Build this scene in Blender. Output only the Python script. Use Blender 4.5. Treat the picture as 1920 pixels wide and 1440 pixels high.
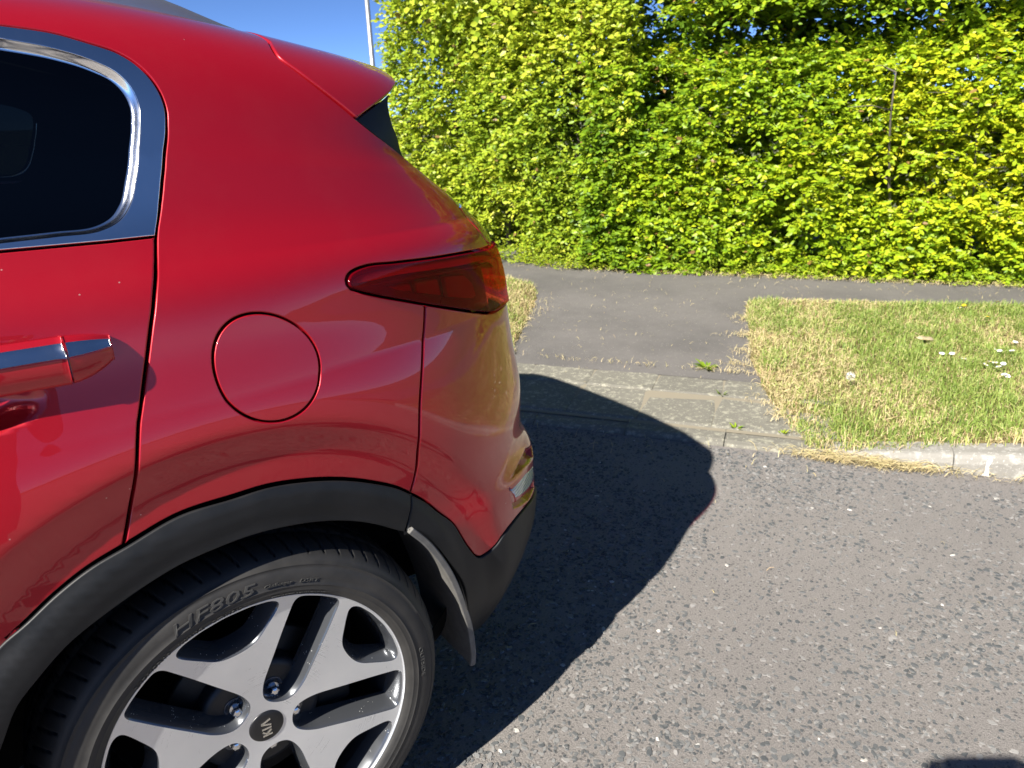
import bpy, bmesh, math, random
import numpy as np
from mathutils import Vector, Matrix
from mathutils.geometry import delaunay_2d_cdt
random.seed(7); rng=np.random.default_rng(7)
for o in list(bpy.data.objects): bpy.data.objects.remove(o)
SC=bpy.context.scene; COL=SC.collection
# ------------------------------------------------------------------ camera
def camera_matrix(pitch,roll,yaw):
    f=np.array([math.sin(yaw)*math.cos(pitch),math.cos(yaw)*math.cos(pitch),-math.sin(pitch)])
    r=np.array([math.cos(yaw),-math.sin(yaw),0.]); d=np.cross(f,r)
    r2=math.cos(roll)*r+math.sin(roll)*d; d2=-math.sin(roll)*r+math.cos(roll)*d
    return r2,-d2,-f
CAM=Vector((-.22,-1.08,1.347))
cd=bpy.data.cameras.new('camera'); cam=bpy.data.objects.new('camera',cd); COL.objects.link(cam)
_r,_u,_b=camera_matrix(math.radians(20),math.radians(2),math.radians(35))
mw=Matrix.Identity(4)
for i in range(3): mw[i][0],mw[i][1],mw[i][2],mw[i][3]=_r[i],_u[i],_b[i],CAM[i]
cam.matrix_world=mw; cd.sensor_width=36; cd.lens=36*1400/1920; cd.dof.use_dof=True; cd.dof.focus_distance=1.3; cd.dof.aperture_fstop=9; cd.clip_start=.02; cd.clip_end=3000
SC.camera=cam; SC.render.resolution_x=1024; SC.render.resolution_y=768
# ------------------------------------------------------------------ sky, sun, exposure
LDIR=Vector((.7245,.2036,-.6585)).normalized()          # direction the sunlight travels
ELEV=math.asin(-LDIR.z)
wd=bpy.data.worlds.new('World'); SC.world=wd; wd.use_nodes=True
nt=wd.node_tree; sky=nt.nodes.new('ShaderNodeTexSky'); sky.sky_type='NISHITA'; sky.sun_disc=False
sky.sun_elevation=ELEV; sky.sun_rotation=math.atan2(-LDIR.x,-LDIR.y)
sky.altitude=4000; sky.air_density=.5; sky.dust_density=0.; sky.ozone_density=7.0
bg=nt.nodes['Background']; bg.inputs[1].default_value=.085; nt.links.new(sky.outputs[0],bg.inputs[0])
sl=bpy.data.lights.new('sun','SUN'); sun=bpy.data.objects.new('sun',sl); COL.objects.link(sun)
sl.energy=5; sl.angle=math.radians(.53); sl.color=(1,.95,.86)
sun.rotation_euler=LDIR.to_track_quat('-Z','Y').to_euler(); sun.location=(-6,-3,8)
SC.view_settings.view_transform='Standard'; SC.view_settings.look='None'; SC.view_settings.gamma=1
SC.view_settings.exposure=1.18
# ------------------------------------------------------------------ helpers
def tag(o,label=None,cat=None,group=None,kind=None):
    for k,v in (('label',label),('category',cat),('group',group),('kind',kind)):
        if v: o[k]=v
    return o
def empty(name,loc=(0,0,0),rz=0,parent=None):
    o=bpy.data.objects.new(name,None); COL.objects.link(o); o.location=loc; o.rotation_euler=(0,0,rz); o.empty_display_size=.1
    if parent: o.parent=parent
    return o
def mesh_obj(name,V,Fc,mat=None,parent=None,smooth=True,normals=None,attrs=None,mats=None,midx=None):
    me=bpy.data.meshes.new(name); V=np.asarray(V,float)
    if isinstance(Fc,np.ndarray):
        n,k=Fc.shape
        me.vertices.add(len(V)); me.vertices.foreach_set('co',V.ravel().astype(np.float32))
        me.loops.add(n*k); me.loops.foreach_set('vertex_index',Fc.ravel().astype(np.int32))
        me.polygons.add(n); me.polygons.foreach_set('loop_start',np.arange(0,n*k,k,dtype=np.int32)); me.polygons.foreach_set('loop_total',np.full(n,k,dtype=np.int32))
        me.update(calc_edges=True)
    else:
        me.from_pydata([tuple(v) for v in V],[],[tuple(int(i) for i in f) for f in Fc])
    me.polygons.foreach_set('use_smooth',np.full(len(me.polygons),bool(smooth)))
    if mats:
        for m in mats: me.materials.append(m)
        if midx is not None: me.polygons.foreach_set('material_index',np.asarray(midx,dtype=np.int32))
    elif mat: me.materials.append(mat)
    for k,a in (attrs or {}).items():
        at=me.attributes.new(k,'FLOAT','POINT'); at.data.foreach_set('value',np.asarray(a,dtype=np.float32))
    me.update()
    if normals is not None: me.normals_split_custom_set_from_vertices([tuple(x) for x in normals])
    o=bpy.data.objects.new(name,me); COL.objects.link(o)
    if parent: o.parent=parent
    return o
def grid_faces(nu,nv,closed_u=False):
    i=np.arange(nu if closed_u else nu-1)[:,None]; j=np.arange(nv-1)[None,:]
    i2=(i+1)%nu
    return np.stack([i*nv+j,i2*nv+j,i2*nv+j+1,i*nv+j+1],-1).reshape(-1,4)
def box_mesh(lo,hi,bev=0,seg=2):
    bm=bmesh.new(); bmesh.ops.create_cube(bm,size=1)
    for v in bm.verts: v.co=Vector([(lo[k]+hi[k])/2+v.co[k]*(hi[k]-lo[k]) for k in range(3)])
    if bev: bmesh.ops.bevel(bm,geom=bm.edges[:],offset=bev,segments=seg,profile=.6,affect='EDGES')
    me=bpy.data.meshes.new('m'); bm.to_mesh(me); bm.free(); return me
def bm_obj(name,bm,mat,parent=None,smooth=False):
    me=bpy.data.meshes.new(name); bm.to_mesh(me); bm.free()
    if mat: me.materials.append(mat)
    me.polygons.foreach_set('use_smooth',np.full(len(me.polygons),bool(smooth)))
    o=bpy.data.objects.new(name,me); COL.objects.link(o)
    if parent: o.parent=parent
    return o
def add_tube(bm,pts,rad,n=6,cap=True):
    pts=[Vector(p) for p in pts]; rings=[]
    for i,p in enumerate(pts):
        d=(pts[min(i+1,len(pts)-1)]-pts[max(i-1,0)]).normalized()
        a=d.orthogonal().normalized(); b=d.cross(a); r=rad[i] if hasattr(rad,'__len__') else rad
        rings.append([bm.verts.new(p+a*r*math.cos(2*math.pi*k/n)+b*r*math.sin(2*math.pi*k/n)) for k in range(n)])
    for q,s in zip(rings,rings[1:]):
        for k in range(n): bm.faces.new((q[k],q[(k+1)%n],s[(k+1)%n],s[k]))
    if cap: bm.faces.new(rings[0][::-1]); bm.faces.new(rings[-1])
# ------------------------------------------------------------------ materials
def mat(name,base=(.5,.5,.5),rough=.5,metal=0,**kw):
    m=bpy.data.materials.new(name); m.use_nodes=True; b=m.node_tree.nodes['Principled BSDF']
    b.inputs['Base Color'].default_value=(*base,1); b.inputs['Roughness'].default_value=rough; b.inputs['Metallic'].default_value=metal
    for k,v in kw.items(): b.inputs[k.replace('_',' ')].default_value=v
    return m
class NB:
    """tiny node-building helper"""
    def __init__(s,m): s.nt=m.node_tree; s.b=s.nt.nodes.get('Principled BSDF')
    def n(s,t,**kw):
        x=s.nt.nodes.new(t)
        for k,v in kw.items():
            if k in x.inputs: x.inputs[k].default_value=v
            else: setattr(x,k,v)
        return x
    def l(s,a,b): s.nt.links.new(a,b)
    def coord(s,kind='Object'): return s.n('ShaderNodeTexCoord').outputs[kind]
    def noise(s,scale,detail=4,rough=.5,vec=None,out='Fac'):
        x=s.n('ShaderNodeTexNoise'); x.inputs['Scale'].default_value=scale; x.inputs['Detail'].default_value=detail; x.inputs['Roughness'].default_value=rough
        if vec is not None: s.l(vec,x.inputs['Vector'])
        return x.outputs[out]
    def ramp(s,fac,stops):
        x=s.n('ShaderNodeValToRGB'); e=x.color_ramp.elements
        while len(e)<len(stops): e.new(.5)
        for el,(p,c) in zip(e,stops): el.position=p; el.color=(*c,1) if len(c)==3 else c
        s.l(fac,x.inputs[0]); return x.outputs[0]
    def mix(s,fac,a,b,blend='MIX'):
        x=s.n('ShaderNodeMix',data_type='RGBA',blend_type=blend)
        for i,v in ((0,fac),(6,a),(7,b)):
            if hasattr(v,'is_output') or isinstance(v,bpy.types.NodeSocket): s.l(v,x.inputs[i])
            else: x.inputs[i].default_value=v if not isinstance(v,tuple) else (*v,1)
        return x.outputs[2]
    def math(s,op,a,b=0.):
        x=s.n('ShaderNodeMath',operation=op)
        for i,v in ((0,a),(1,b)):
            if isinstance(v,bpy.types.NodeSocket): s.l(v,x.inputs[i])
            else: x.inputs[i].default_value=v
        return x.outputs[0]
    def bump(s,h,strength=.3,dist=.01):
        x=s.n('ShaderNodeBump'); x.inputs['Strength'].default_value=strength; x.inputs['Distance'].default_value=dist
        s.l(h,x.inputs['Height']); return x.outputs[0]
def set_in(nb,**kw):
    for k,v in kw.items(): nb.l(v,nb.b.inputs[k.replace('_',' ')])
# car paint: red metallic flake under clear coat
PAINT=mat('red_paint',(.44,.006,.020),.36,.38,Coat_Weight=1.,Coat_Roughness=.025,Coat_IOR=1.45,Specular_IOR_Level=.5)
nb=NB(PAINT); fl=nb.noise(2600,1,.5,nb.coord()); dust=nb.noise(9,5,.6,nb.coord())
vp=nb.n('ShaderNodeTexVoronoi'); vp.inputs['Scale'].default_value=26; nb.l(nb.coord(),vp.inputs['Vector']); sp_=nb.n('ShaderNodeSeparateColor'); nb.l(vp.outputs['Color'],sp_.inputs[0])
speck=nb.math('MULTIPLY',nb.math('LESS_THAN',vp.outputs['Distance'],.030),nb.math('GREATER_THAN',sp_.outputs[0],.55))
film=nb.math('MULTIPLY',nb.ramp(nb.noise(5,7,.7,nb.coord()),[(.45,(0,0,0)),(.85,(1,1,1))]),.04)
set_in(nb,Base_Color=nb.mix(nb.math('MULTIPLY',speck,.55),nb.mix(film,nb.mix(fl,(.34,.0022,.010),(.47,.0042,.017)),(.40,.20,.17)),(.55,.40,.36)),Coat_Roughness=nb.math('ADD',nb.math('MULTIPLY',dust,.018),nb.math('MULTIPLY',speck,.4)))
CHROME=mat('satin_chrome',(.93,.94,.95),.10,1); nb=NB(CHROME)
sm=nb.noise(24,5,.65,nb.coord()); set_in(nb,Roughness=nb.math('ADD',nb.math('MULTIPLY',sm,.16),.06))
PLASTIC=mat('black_plastic',(.026,.027,.029),.5,Specular_IOR_Level=.32); nb=NB(PLASTIC); c=nb.coord()
d1=nb.noise(6,6,.65,c); d2=nb.noise(900,2,.6,c)
set_in(nb,Base_Color=nb.mix(nb.ramp(d1,[(.4,(0,0,0)),(.8,(1,1,1))]),(.008,.009,.0105),(.022,.022,.023)),Roughness=nb.math('ADD',nb.math('MULTIPLY',d1,.25),.36),Normal=nb.bump(d2,.12,.001))
GLOSSBLACK=mat('gloss_black',(.008,.008,.010),.06,Coat_Weight=.5)
MATTE=mat('matte_black',(.006,.006,.006),.9,Specular_IOR_Level=.1)
LINER=mat('liner_black',(.010,.010,.011),.85,Specular_IOR_Level=.2)
def glass_mat(name,tint,rough=.0,ior=1.5):
    m=bpy.data.materials.new(name); m.use_nodes=True; t=m.node_tree; t.nodes.clear()
    o=t.nodes.new('ShaderNodeOutputMaterial'); mx=t.nodes.new('ShaderNodeMixShader'); tr=t.nodes.new('ShaderNodeBsdfTransparent'); gl=t.nodes.new('ShaderNodeBsdfGlossy'); fr=t.nodes.new('ShaderNodeFresnel')
    tr.inputs[0].default_value=(*tint,1); gl.inputs['Roughness'].default_value=rough; fr.inputs[0].default_value=ior
    t.links.new(fr.outputs[0],mx.inputs[0]); t.links.new(tr.outputs[0],mx.inputs[1]); t.links.new(gl.outputs[0],mx.inputs[2]); t.links.new(mx.outputs[0],o.inputs[0])
    return m
TINT=glass_mat('privacy_glass',(.06,.07,.075))
LENS=bpy.data.materials.new('red_lens'); LENS.use_nodes=True; _t=LENS.node_tree; _b0=_t.nodes['Principled BSDF']
_b0.inputs['Base Color'].default_value=(.20,.002,.008,1); _b0.inputs['Roughness'].default_value=.05; _b0.inputs['Specular IOR Level'].default_value=.28
_tr=_t.nodes.new('ShaderNodeBsdfTransparent'); _tr.inputs[0].default_value=(.90,.07,.10,1); _mx=_t.nodes.new('ShaderNodeMixShader'); _mx.inputs[0].default_value=.62
_o=[n for n in _t.nodes if n.type=='OUTPUT_MATERIAL'][0]; _t.links.new(_b0.outputs[0],_mx.inputs[1]); _t.links.new(_tr.outputs[0],_mx.inputs[2]); _t.links.new(_mx.outputs[0],_o.inputs[0])
# ---------- SURF BEGIN
YC=0.90; X0=-1.5
PROF=np.array([(.07,.16),(.01,.28),(-.008,.45),(-.012,.6),(-.012,.75),(-.011,.86),(-.007,.95),(-.002,1.0),(.002,1.04),(.0038,1.075),(.0034,1.105),(.0040,1.135),(.0090,1.160),(.0215,1.187),(.0375,1.212),(.0530,1.237),(.0680,1.268),(.0830,1.31),(.0985,1.36),(.1170,1.42),(.1360,1.47),(.1590,1.51),(.1930,1.545),(.2520,1.575),(.360,1.600),(.53,1.616),(.90,1.625)])
def nat_spline(t,y,q):
    n=len(t);h=np.diff(t);A=np.zeros((n,n));b=np.zeros(n);A[0,0]=A[-1,-1]=1
    for i in range(1,n-1):
        A[i,i-1]=h[i-1];A[i,i]=2*(h[i-1]+h[i]);A[i,i+1]=h[i];b[i]=6*((y[i+1]-y[i])/h[i]-(y[i]-y[i-1])/h[i-1])
    m=np.linalg.solve(A,b);q=np.asarray(q,float)
    i=np.clip(np.searchsorted(t,q)-1,0,n-2);d=q-t[i];hi=h[i]
    return y[i]+d*((y[i+1]-y[i])/hi-hi*(2*m[i]+m[i+1])/6)+d*d*m[i]/2+d**3*(m[i+1]-m[i])/(6*hi)
VL=np.concatenate([[0],np.cumsum(np.hypot(*np.diff(PROF,axis=0).T))])   # v = length along the profile
_vt=np.linspace(0,VL[-1],3000); _yt=nat_spline(VL,PROF[:,0],_vt); _zt=nat_spline(VL,PROF[:,1],_vt)
def sstep(a,b,x):
    t=np.clip((x-a)/(b-a),0,1); return t*t*(3-2*t)
# plan curve table: w (length along a reference plan curve) -> angle
_th=np.linspace(0,np.pi/2,40001)
_px=X0+(0.85-X0)*np.sin(_th)**(2/5.); _py=YC-.9*np.cos(_th)**(2/5.)
_wl=np.concatenate([[0],np.cumsum(np.hypot(np.diff(_px),np.diff(_py)))])+X0
_WG=np.linspace(X0,_wl[-1],4001); _NG=np.arange(5,9.51,.5)
def _throw(n):
    px=X0+(.85-X0)*np.sin(_th)**(2/n); py=YC-.9*np.cos(_th)**(2/n); wl=np.concatenate([[0],np.cumsum(np.hypot(np.diff(px),np.diff(py)))])
    return np.interp(_WG,wl*(_wl[-1]-X0)/wl[-1]+X0,_th)
_TT=np.stack([_throw(n) for n in _NG])
def theta(w,n):
    k=np.clip((n-5)/.5,0,len(_NG)-1.001); i=k.astype(int); f=k-i; u=np.clip((w-X0)/(_WG[1]-_WG[0]),0,3999.999); j=u.astype(int); g=u-j
    return (_TT[i,j]*(1-g)+_TT[i,j+1]*g)*(1-f)+(_TT[i+1,j]*(1-g)+_TT[i+1,j+1]*g)*f
XRZ=np.array([.16,.30,.45,.55,.62,.66,.75,.9,1.0,1.1,1.2,1.3,1.4,1.5,1.62]); XRV=np.array([0.6511, 0.7509, 0.8599, 0.8611, 0.8523, 0.8302, 0.8271, 0.8069, 0.7951, 0.7587, 0.6942, 0.6235, 0.5567, 0.572, 0.592])
NZ=np.array([.2,.7,1.0,1.2,1.36,1.6]); NV=np.array([5.,5.,5.,5.8,8.,9.])
WX=np.array([-3.,-.6,-.3,0,.3,.6,.9]); WD=np.array([0.0, 0.0, -0.01, -0.03, -0.081, -0.139, -0.2])
FLARE=.036
def S(w,v):
    w=np.asarray(w,float);v=np.asarray(v,float)
    yin=np.interp(v,_vt,_yt);z0=np.interp(v,_vt,_zt)
    n=np.interp(z0,NZ,NV); w,n=np.broadcast_arrays(w,n)
    th=theta(w,n)
    xr=nat_spline(XRZ,XRV,np.clip(z0,XRZ[0],XRZ[-1]))
    X=np.sin(th)**(2/n);Y=np.cos(th)**(2/n)
    x=X0+(xr-X0)*X
    x=np.where(w<X0,w,x);Y=np.where(w<X0,1,Y)
    y=YC-(YC-yin)*Y
    z=z0+nat_spline(WX,WD,np.clip(x,-3,.9))*sstep(1.12,1.5,z0)
    rho=np.hypot(x,z-.385)
    fall=np.clip(1-(np.maximum(x,0)/.9)**4,0,1)
    y=y-FLARE*(1-sstep(.555,.84,rho))*fall+.019*(1-sstep(.50,.578,rho))*fall
    return np.stack([x,y,z],-1)
def SN(w,v,e=1e-3):
    a=S(w+e,v)-S(w-e,v);b=S(w,v+e)-S(w,v-e)
    n=np.cross(a,b); return n/np.maximum(np.linalg.norm(n,axis=-1,keepdims=True),1e-12)
# ---------- SURF END
# ------------------------------------------------------------------ the car: panels cut from one body surface
WMAX=float(_wl[-1]); VMAX=float(_vt[-1])
def vz(z): return float(np.interp(z,_zt,_vt))
def wv(x,z):
    """surface parameters of the body point with the given side-view position"""
    w,v=x,vz(z)
    for _ in range(12):
        p=S(w,v); e=1e-4; J=np.array([(S(w+e,v)-p)[[0,2]]/e,(S(w,v+e)-p)[[0,2]]/e]).T
        d=np.linalg.lstsq(J,np.array([x,z])-p[[0,2]],rcond=None)[0]; w+=float(np.clip(d[0],-.05,.05)); v+=float(np.clip(d[1],-.05,.05))
    return (w,v)
def crv(P,step=.008,smooth=True):
    """resample a polyline as a smooth curve"""
    P=np.array(P,float); t=np.concatenate([[0],np.cumsum(np.hypot(*np.diff(P,axis=0).T))])
    n=max(2,int(t[-1]/step)+1); q=np.linspace(0,t[-1],n)
    if smooth and len(P)>2:
        m=np.zeros_like(P); h=np.diff(t)[:,None]; s=np.diff(P,axis=0)/h
        m[1:-1]=(s[:-1]*h[1:]+s[1:]*h[:-1])/(h[1:]+h[:-1]); m[0]=s[0]; m[-1]=s[-1]
        i=np.clip(np.searchsorted(t,q)-1,0,len(t)-2); hh=h[i]; u=((q-t[i])[:,None])/hh
        return P[i]*(1+2*u)*(1-u)**2+hh*m[i]*u*(1-u)**2+P[i+1]*u*u*(3-2*u)+hh*m[i+1]*u*u*(u-1)
    return np.stack([np.interp(q,t,P[:,k]) for k in (0,1)],1)
def loop(*segs):
    """closed polygon from consecutive curves; each seg is (points, smooth)"""
    out=[]
    for s in segs:
        P,sm=(s if isinstance(s,tuple) and isinstance(s[1],bool) else (s,True))
        c=crv(P,smooth=sm)
        if out and np.hypot(*(out[-1]-c[0]))<1e-4: c=c[1:]
        out+=list(c)
    if np.hypot(*(out[0]-out[-1]))<1e-4: out=out[:-1]
    P=np.array(out); a=.5*np.sum(P[:,0]*np.roll(P[:,1],-1)-P[:,1]*np.roll(P[:,0],-1))
    return P if a>0 else P[::-1]
def inside(pt,poly):
    x,y=pt[:,0],pt[:,1]; r=np.zeros(len(pt),bool); a=poly; b=np.roll(poly,-1,0)
    for (x0,y0),(x1,y1) in zip(a,b):
        c=((y0>y)!=(y1>y)); 
        if y1!=y0: r^=c&(x<(x1-x0)*(y-y0)/(y1-y0)+x0)
    return r
def pdist(pt,poly):
    d=np.full(len(pt),1e9); a=poly; b=np.roll(poly,-1,0)
    for p,q in zip(a,b):
        e=q-p; L=e@e
        t=np.clip(((pt-p)@e)/max(L,1e-12),0,1); d=np.minimum(d,np.hypot(*(pt-p-t[:,None]*e).T))
    return d
def inset(P,g):
    e=np.roll(P,-1,0)-P; e/=np.maximum(np.hypot(*e.T)[:,None],1e-9); n=np.stack([-e[:,1],e[:,0]],1)
    m=n+np.roll(n,1,0); m/=np.maximum(np.hypot(*m.T)[:,None],1e-6); k=1/np.clip((m*n).sum(1),.5,1)
    m=m.copy(); m[:,0]=np.where(P[:,0]>WMAX-1e-5,0,m[:,0]); m[:,1]=np.where(P[:,1]>VMAX-1e-5,0,m[:,1])   # panels meet without a gap on the centre line
    return P+m*(g*k)[:,None],m
def surf_disp(h):
    if h is None: h=0.
    if callable(h):
        def f(w,v): return S(w,v)+SN(w,v)*h(w,v)[...,None]
    else:
        def f(w,v): return S(w,v)+SN(w,v)*h
    return f
def panel(name,outer,matl,parent,holes=(),h=0.,gap=.0022,r=.0022,depth=.014,grid=.013,fine=None,mirror=True,label=None,solid=True):
    """a sheet-metal panel: polygon(s) in surface parameters laid on the body surface, with rolled edges"""
    f=surf_disp(h)
    def nrm(w,v,e=8e-4):
        n=np.cross(f(w+e,v)-f(w-e,v),f(w,v+e)-f(w,v-e)); return n/np.maximum(np.linalg.norm(n,axis=-1,keepdims=True),1e-12)
    loops=[outer]+[hl[::-1] for hl in holes]      # holes run the other way, so inset always moves into the panel
    pts=[];edges=[];ring0=[];base=[]
    for P in loops:
        a,m=inset(P,gap+r); k=len(pts); pts+=list(a); edges+=[(k+i,k+(i+1)%len(a)) for i in range(len(a))]; ring0.append(a); base.append((P,k))
    lo=outer.min(0);hi=outer.max(0)
    def gridpts(lo,hi,g):
        gx=np.arange(lo[0],hi[0],g)+g*.37; gy=np.arange(lo[1],hi[1],g)+g*.41
        G=np.stack(np.meshgrid(gx,gy,indexing='ij'),-1).reshape(-1,2); k=inside(G,ring0[0])
        for q in ring0[1:]: k&=~inside(G,q)
        G=G[k]; d=np.min([pdist(G,q) for q in ring0],axis=0); return G[d>g*.45]
    G=gridpts(lo,hi,grid)
    if fine is not None:
        flo,fhi,fg=fine; k=np.all((G>flo)&(G<fhi),axis=1); G=np.concatenate([G[~k],gridpts(np.maximum(lo,flo),np.minimum(hi,fhi),fg)])
    n0=len(pts); pts+=list(G)
    vv,_,ff,_,_,_=delaunay_2d_cdt([Vector(p) for p in pts],edges,[],0,1e-6)
    vv=np.array([tuple(p) for p in vv]); ff=np.array([t for t in ff if len(t)==3]); cc=vv[ff].mean(1)
    k=inside(cc,ring0[0])
    for q in ring0[1:]: k&=~inside(cc,q)
    ff=ff[k]; a2=(vv[ff[:,1]]-vv[ff[:,0]]); b2=(vv[ff[:,2]]-vv[ff[:,0]]); flip=(a2[:,0]*b2[:,1]-a2[:,1]*b2[:,0])<0; ff[flip]=ff[flip][:,::-1]
    V3=[f(vv[:,0],vv[:,1])]; N3=[nrm(vv[:,0],vv[:,1])]; F3=[tuple(t) for t in ff]; cnt=len(vv)
    if solid:
        for P,k0 in base:
            n=len(P); _,m=inset(P,0.); prev=None
            rings=[]
            for (g,dz,c) in ((gap+r,0,0.),(gap+r*.35,r*.32,.7),(gap,r,1.35),(gap,depth,1.57)):
                q=P+m*g; p3=f(q[:,0],q[:,1]); nn=nrm(q[:,0],q[:,1]); o3=f(q[:,0]-m[:,0]*.002,q[:,1]-m[:,1]*.002)-p3; o3-=nn*(o3*nn).sum(1,keepdims=True); o3/=np.maximum(np.linalg.norm(o3,axis=1,keepdims=True),1e-9)
                ce=((P[:,0]>WMAX-1e-5)|(P[:,1]>VMAX-1e-5))[:,None]; V3.append(p3-nn*np.where(ce,0,dz)); N3.append(np.where(ce,nn,nn*math.cos(c)+o3*math.sin(c))); rings.append(cnt); cnt+=n
            for a,b in zip(rings,rings[1:]):
                for i in range(n):
                    j=(i+1)%n; F3.append((a+i,b+i,b+j,a+j))
    V3=np.concatenate(V3);N3=np.concatenate(N3)
    o=mesh_obj(name,V3,F3,matl,parent,True,N3)
    if label: o['label']=label
    if mirror:
        Vm=V3.copy(); Vm[:,1]=2*YC-Vm[:,1]; Nm=N3.copy(); Nm[:,1]*=-1
        mesh_obj(name,Vm,[t[::-1] for t in F3],matl,parent if mirror is True else mirror,True,Nm)
    return o
car=empty('parked_car',(0,0,-.033)); tag(car,'glossy red five-door SUV with black wheel arch trim parked beside the kerb','car')
door_gap=[(-0.009, 1.4193), (0.0558, 1.4144), (0.101, 1.4036), (0.1383, 1.3932), (0.1643, 1.378), (0.1861, 1.3555), (0.1996, 1.331), (0.2039, 1.308), (0.1984, 1.2824), (0.1656, 1.2305), (0.1216, 1.1704), (0.0814, 1.1085), (0.0586, 1.0596), (0.0276, 1.0139), (-0.0144, 0.9521), (-0.0413, 0.9045), (-0.0648, 0.8506), (-0.0991, 0.7509), (-0.1305, 0.6829)]
trim_bottom=[(-0.1147, 1.109), (-0.0525, 1.1081), (0.0144, 1.1074), (0.0791, 1.107)]
bevel_out=[(-0.0103, 1.3945), (0.0542, 1.3851), (0.109, 1.3711), (0.1413, 1.3586), (0.1595, 1.3378), (0.1667, 1.319), (0.1613, 1.2918), (0.1308, 1.238), (0.092, 1.1886), (0.0637, 1.1538), (0.0382, 1.1347), (0.0131, 1.1262), (-0.0448, 1.1242), (-0.1078, 1.1235)]
glass=[(-0.0105, 1.3864), (0.054, 1.3778), (0.102, 1.3653), (0.1325, 1.351), (0.1496, 1.331), (0.1554, 1.3114), (0.1509, 1.287), (0.1218, 1.2378), (0.0869, 1.1929), (0.0608, 1.1624), (0.0374, 1.144), (0.0153, 1.1351), (-0.0414, 1.1317), (-0.105, 1.13)]
rear_edge=[(0.4033, 1.5192), (0.3968, 1.4813), (0.3984, 1.4537), (0.4306, 1.4214), (0.4685, 1.3953), (0.5123, 1.3702), (0.5482, 1.3504)]
rear_edge2=[(0.5482, 1.3504), (0.5907, 1.3285), (0.6445, 1.3021), (0.6933, 1.2721)]
rear_edge3=[(0.6933, 1.2721), (0.7462, 1.2307), (0.7604, 1.1783), (0.7543, 1.0921), (0.7494, 1.0243), (0.7847, 0.9754)]
garn_top=[(0.5482, 1.3504), (0.5747, 1.3735), (0.6125, 1.4028), (0.6492, 1.4308)]
garn_rear=[(0.6492, 1.4308), (0.6394, 1.3998), (0.6487, 1.3662), (0.6763, 1.3291), (0.6933, 1.2721)]
sp_rear=[(0.6492, 1.4308), (0.6726, 1.4532), (0.6923, 1.4739)]
lamp_top=[(0.7847, 0.9754), (0.7152, 0.9798), (0.6322, 0.9873), (0.5235, 0.9953), (0.4377, 1.0025), (0.3732, 1.007), (0.3535, 1.0045), (0.3349, 0.998), (0.3238, 0.9875), (0.3221, 0.9794), (0.3245, 0.9743)]
lamp_bot=[(0.3245, 0.9743), (0.3369, 0.9671), (0.3684, 0.9531), (0.4209, 0.9331), (0.4684, 0.9155), (0.5271, 0.8948), (0.6122, 0.8668), (0.6869, 0.8471), (0.7383, 0.8433)]
bump_gap=[(0.4684, 0.9155), (0.4498, 0.8708), (0.4173, 0.8014), (0.3871, 0.7311), (0.3676, 0.6713), (0.3594, 0.6183), (0.3454, 0.5837)]
arch_out=[(-0.3019, 0.6009), (-0.2741, 0.6175), (-0.2294, 0.6454), (-0.1787, 0.669), (-0.1305, 0.6829), (-0.0497, 0.7026), (0.0299, 0.7024), (0.0868, 0.7), (0.145, 0.6879), (0.2116, 0.6646), (0.2703, 0.6345), (0.3138, 0.6078), (0.3454, 0.5837)]
arch_out2=[(0.3454, 0.5837), (0.3881, 0.5438), (0.4142, 0.4969), (0.4309, 0.4439), (0.4576, 0.3914), (0.4684, 0.3734), (0.4822, 0.3617), (0.5018, 0.3623), (0.5299, 0.3728), (0.546, 0.3842), (0.6007, 0.3934), (0.6652, 0.3873), (0.7546, 0.366)]
arch_in=[(-0.3424, 0.4775), (-0.308, 0.5047), (-0.2751, 0.5309), (-0.2227, 0.5701), (-0.1736, 0.5929), (-0.1229, 0.6115), (-0.0708, 0.6249), (-0.0167, 0.6297), (0.0396, 0.6298), (0.0974, 0.6216), (0.1927, 0.5928), (0.264, 0.5551), (0.3165, 0.5142), (0.3443, 0.4592), (0.3747, 0.4297), (0.4059, 0.3906), (0.4309, 0.3233), (0.4666, 0.2658), (0.5849, 0.1569)]
seam=[(0.3454, 0.5837), (0.332, 0.5478), (0.3155, 0.5147)]
fuel=[(0.1561, 0.9635), (0.2183, 0.8652), (0.1221, 0.8081), (0.0522, 0.9097)]
lamp_in=[(0.3497, 0.9759), (0.3705, 0.9913), (0.4296, 0.9903), (0.5163, 0.9846), (0.6236, 0.9764), (0.7297, 0.9666)]
refl=[(0.6022, 0.4727), (0.6245, 0.4783), (0.7, 0.4665), (0.7785, 0.4373), (0.7724, 0.3929), (0.6795, 0.4178), (0.6151, 0.4372), (0.6043, 0.4407)]
pocket1=[(0.6071, 0.4895), (0.6768, 0.4971), (0.7626, 0.4963), (0.8545, 0.4582), (0.8098, 0.4385), (0.7075, 0.4727), (0.6423, 0.4856)]
handle=[(-0.0571, 0.9573), (-0.0734, 0.9344), (-0.1297, 0.9235), (-0.171, 0.9201), (-0.2045, 0.9244), (-0.1068, 0.9715), (-0.1779, 0.979), (-0.1914, 0.9533), (-0.1187, 0.9482), (-0.0565, 0.9625), (-0.1392, 0.9853), (-0.173, 0.9885)]
cup=[(-0.1762, 0.9821), (-0.1471, 0.9762), (-0.1543, 0.9163), (-0.1783, 0.9008), (-0.1977, 0.9124), (-0.2152, 0.8959)]
bar=[(0.3518, 0.9793), (0.3642, 0.9886), (0.3883, 0.992), (0.4301, 0.9912), (0.5169, 0.9856), (0.6251, 0.9784), (0.7199, 0.9685), (0.6996, 0.955), (0.608, 0.9618), (0.5079, 0.9704), (0.4213, 0.9767), (0.3733, 0.9771)]
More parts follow.
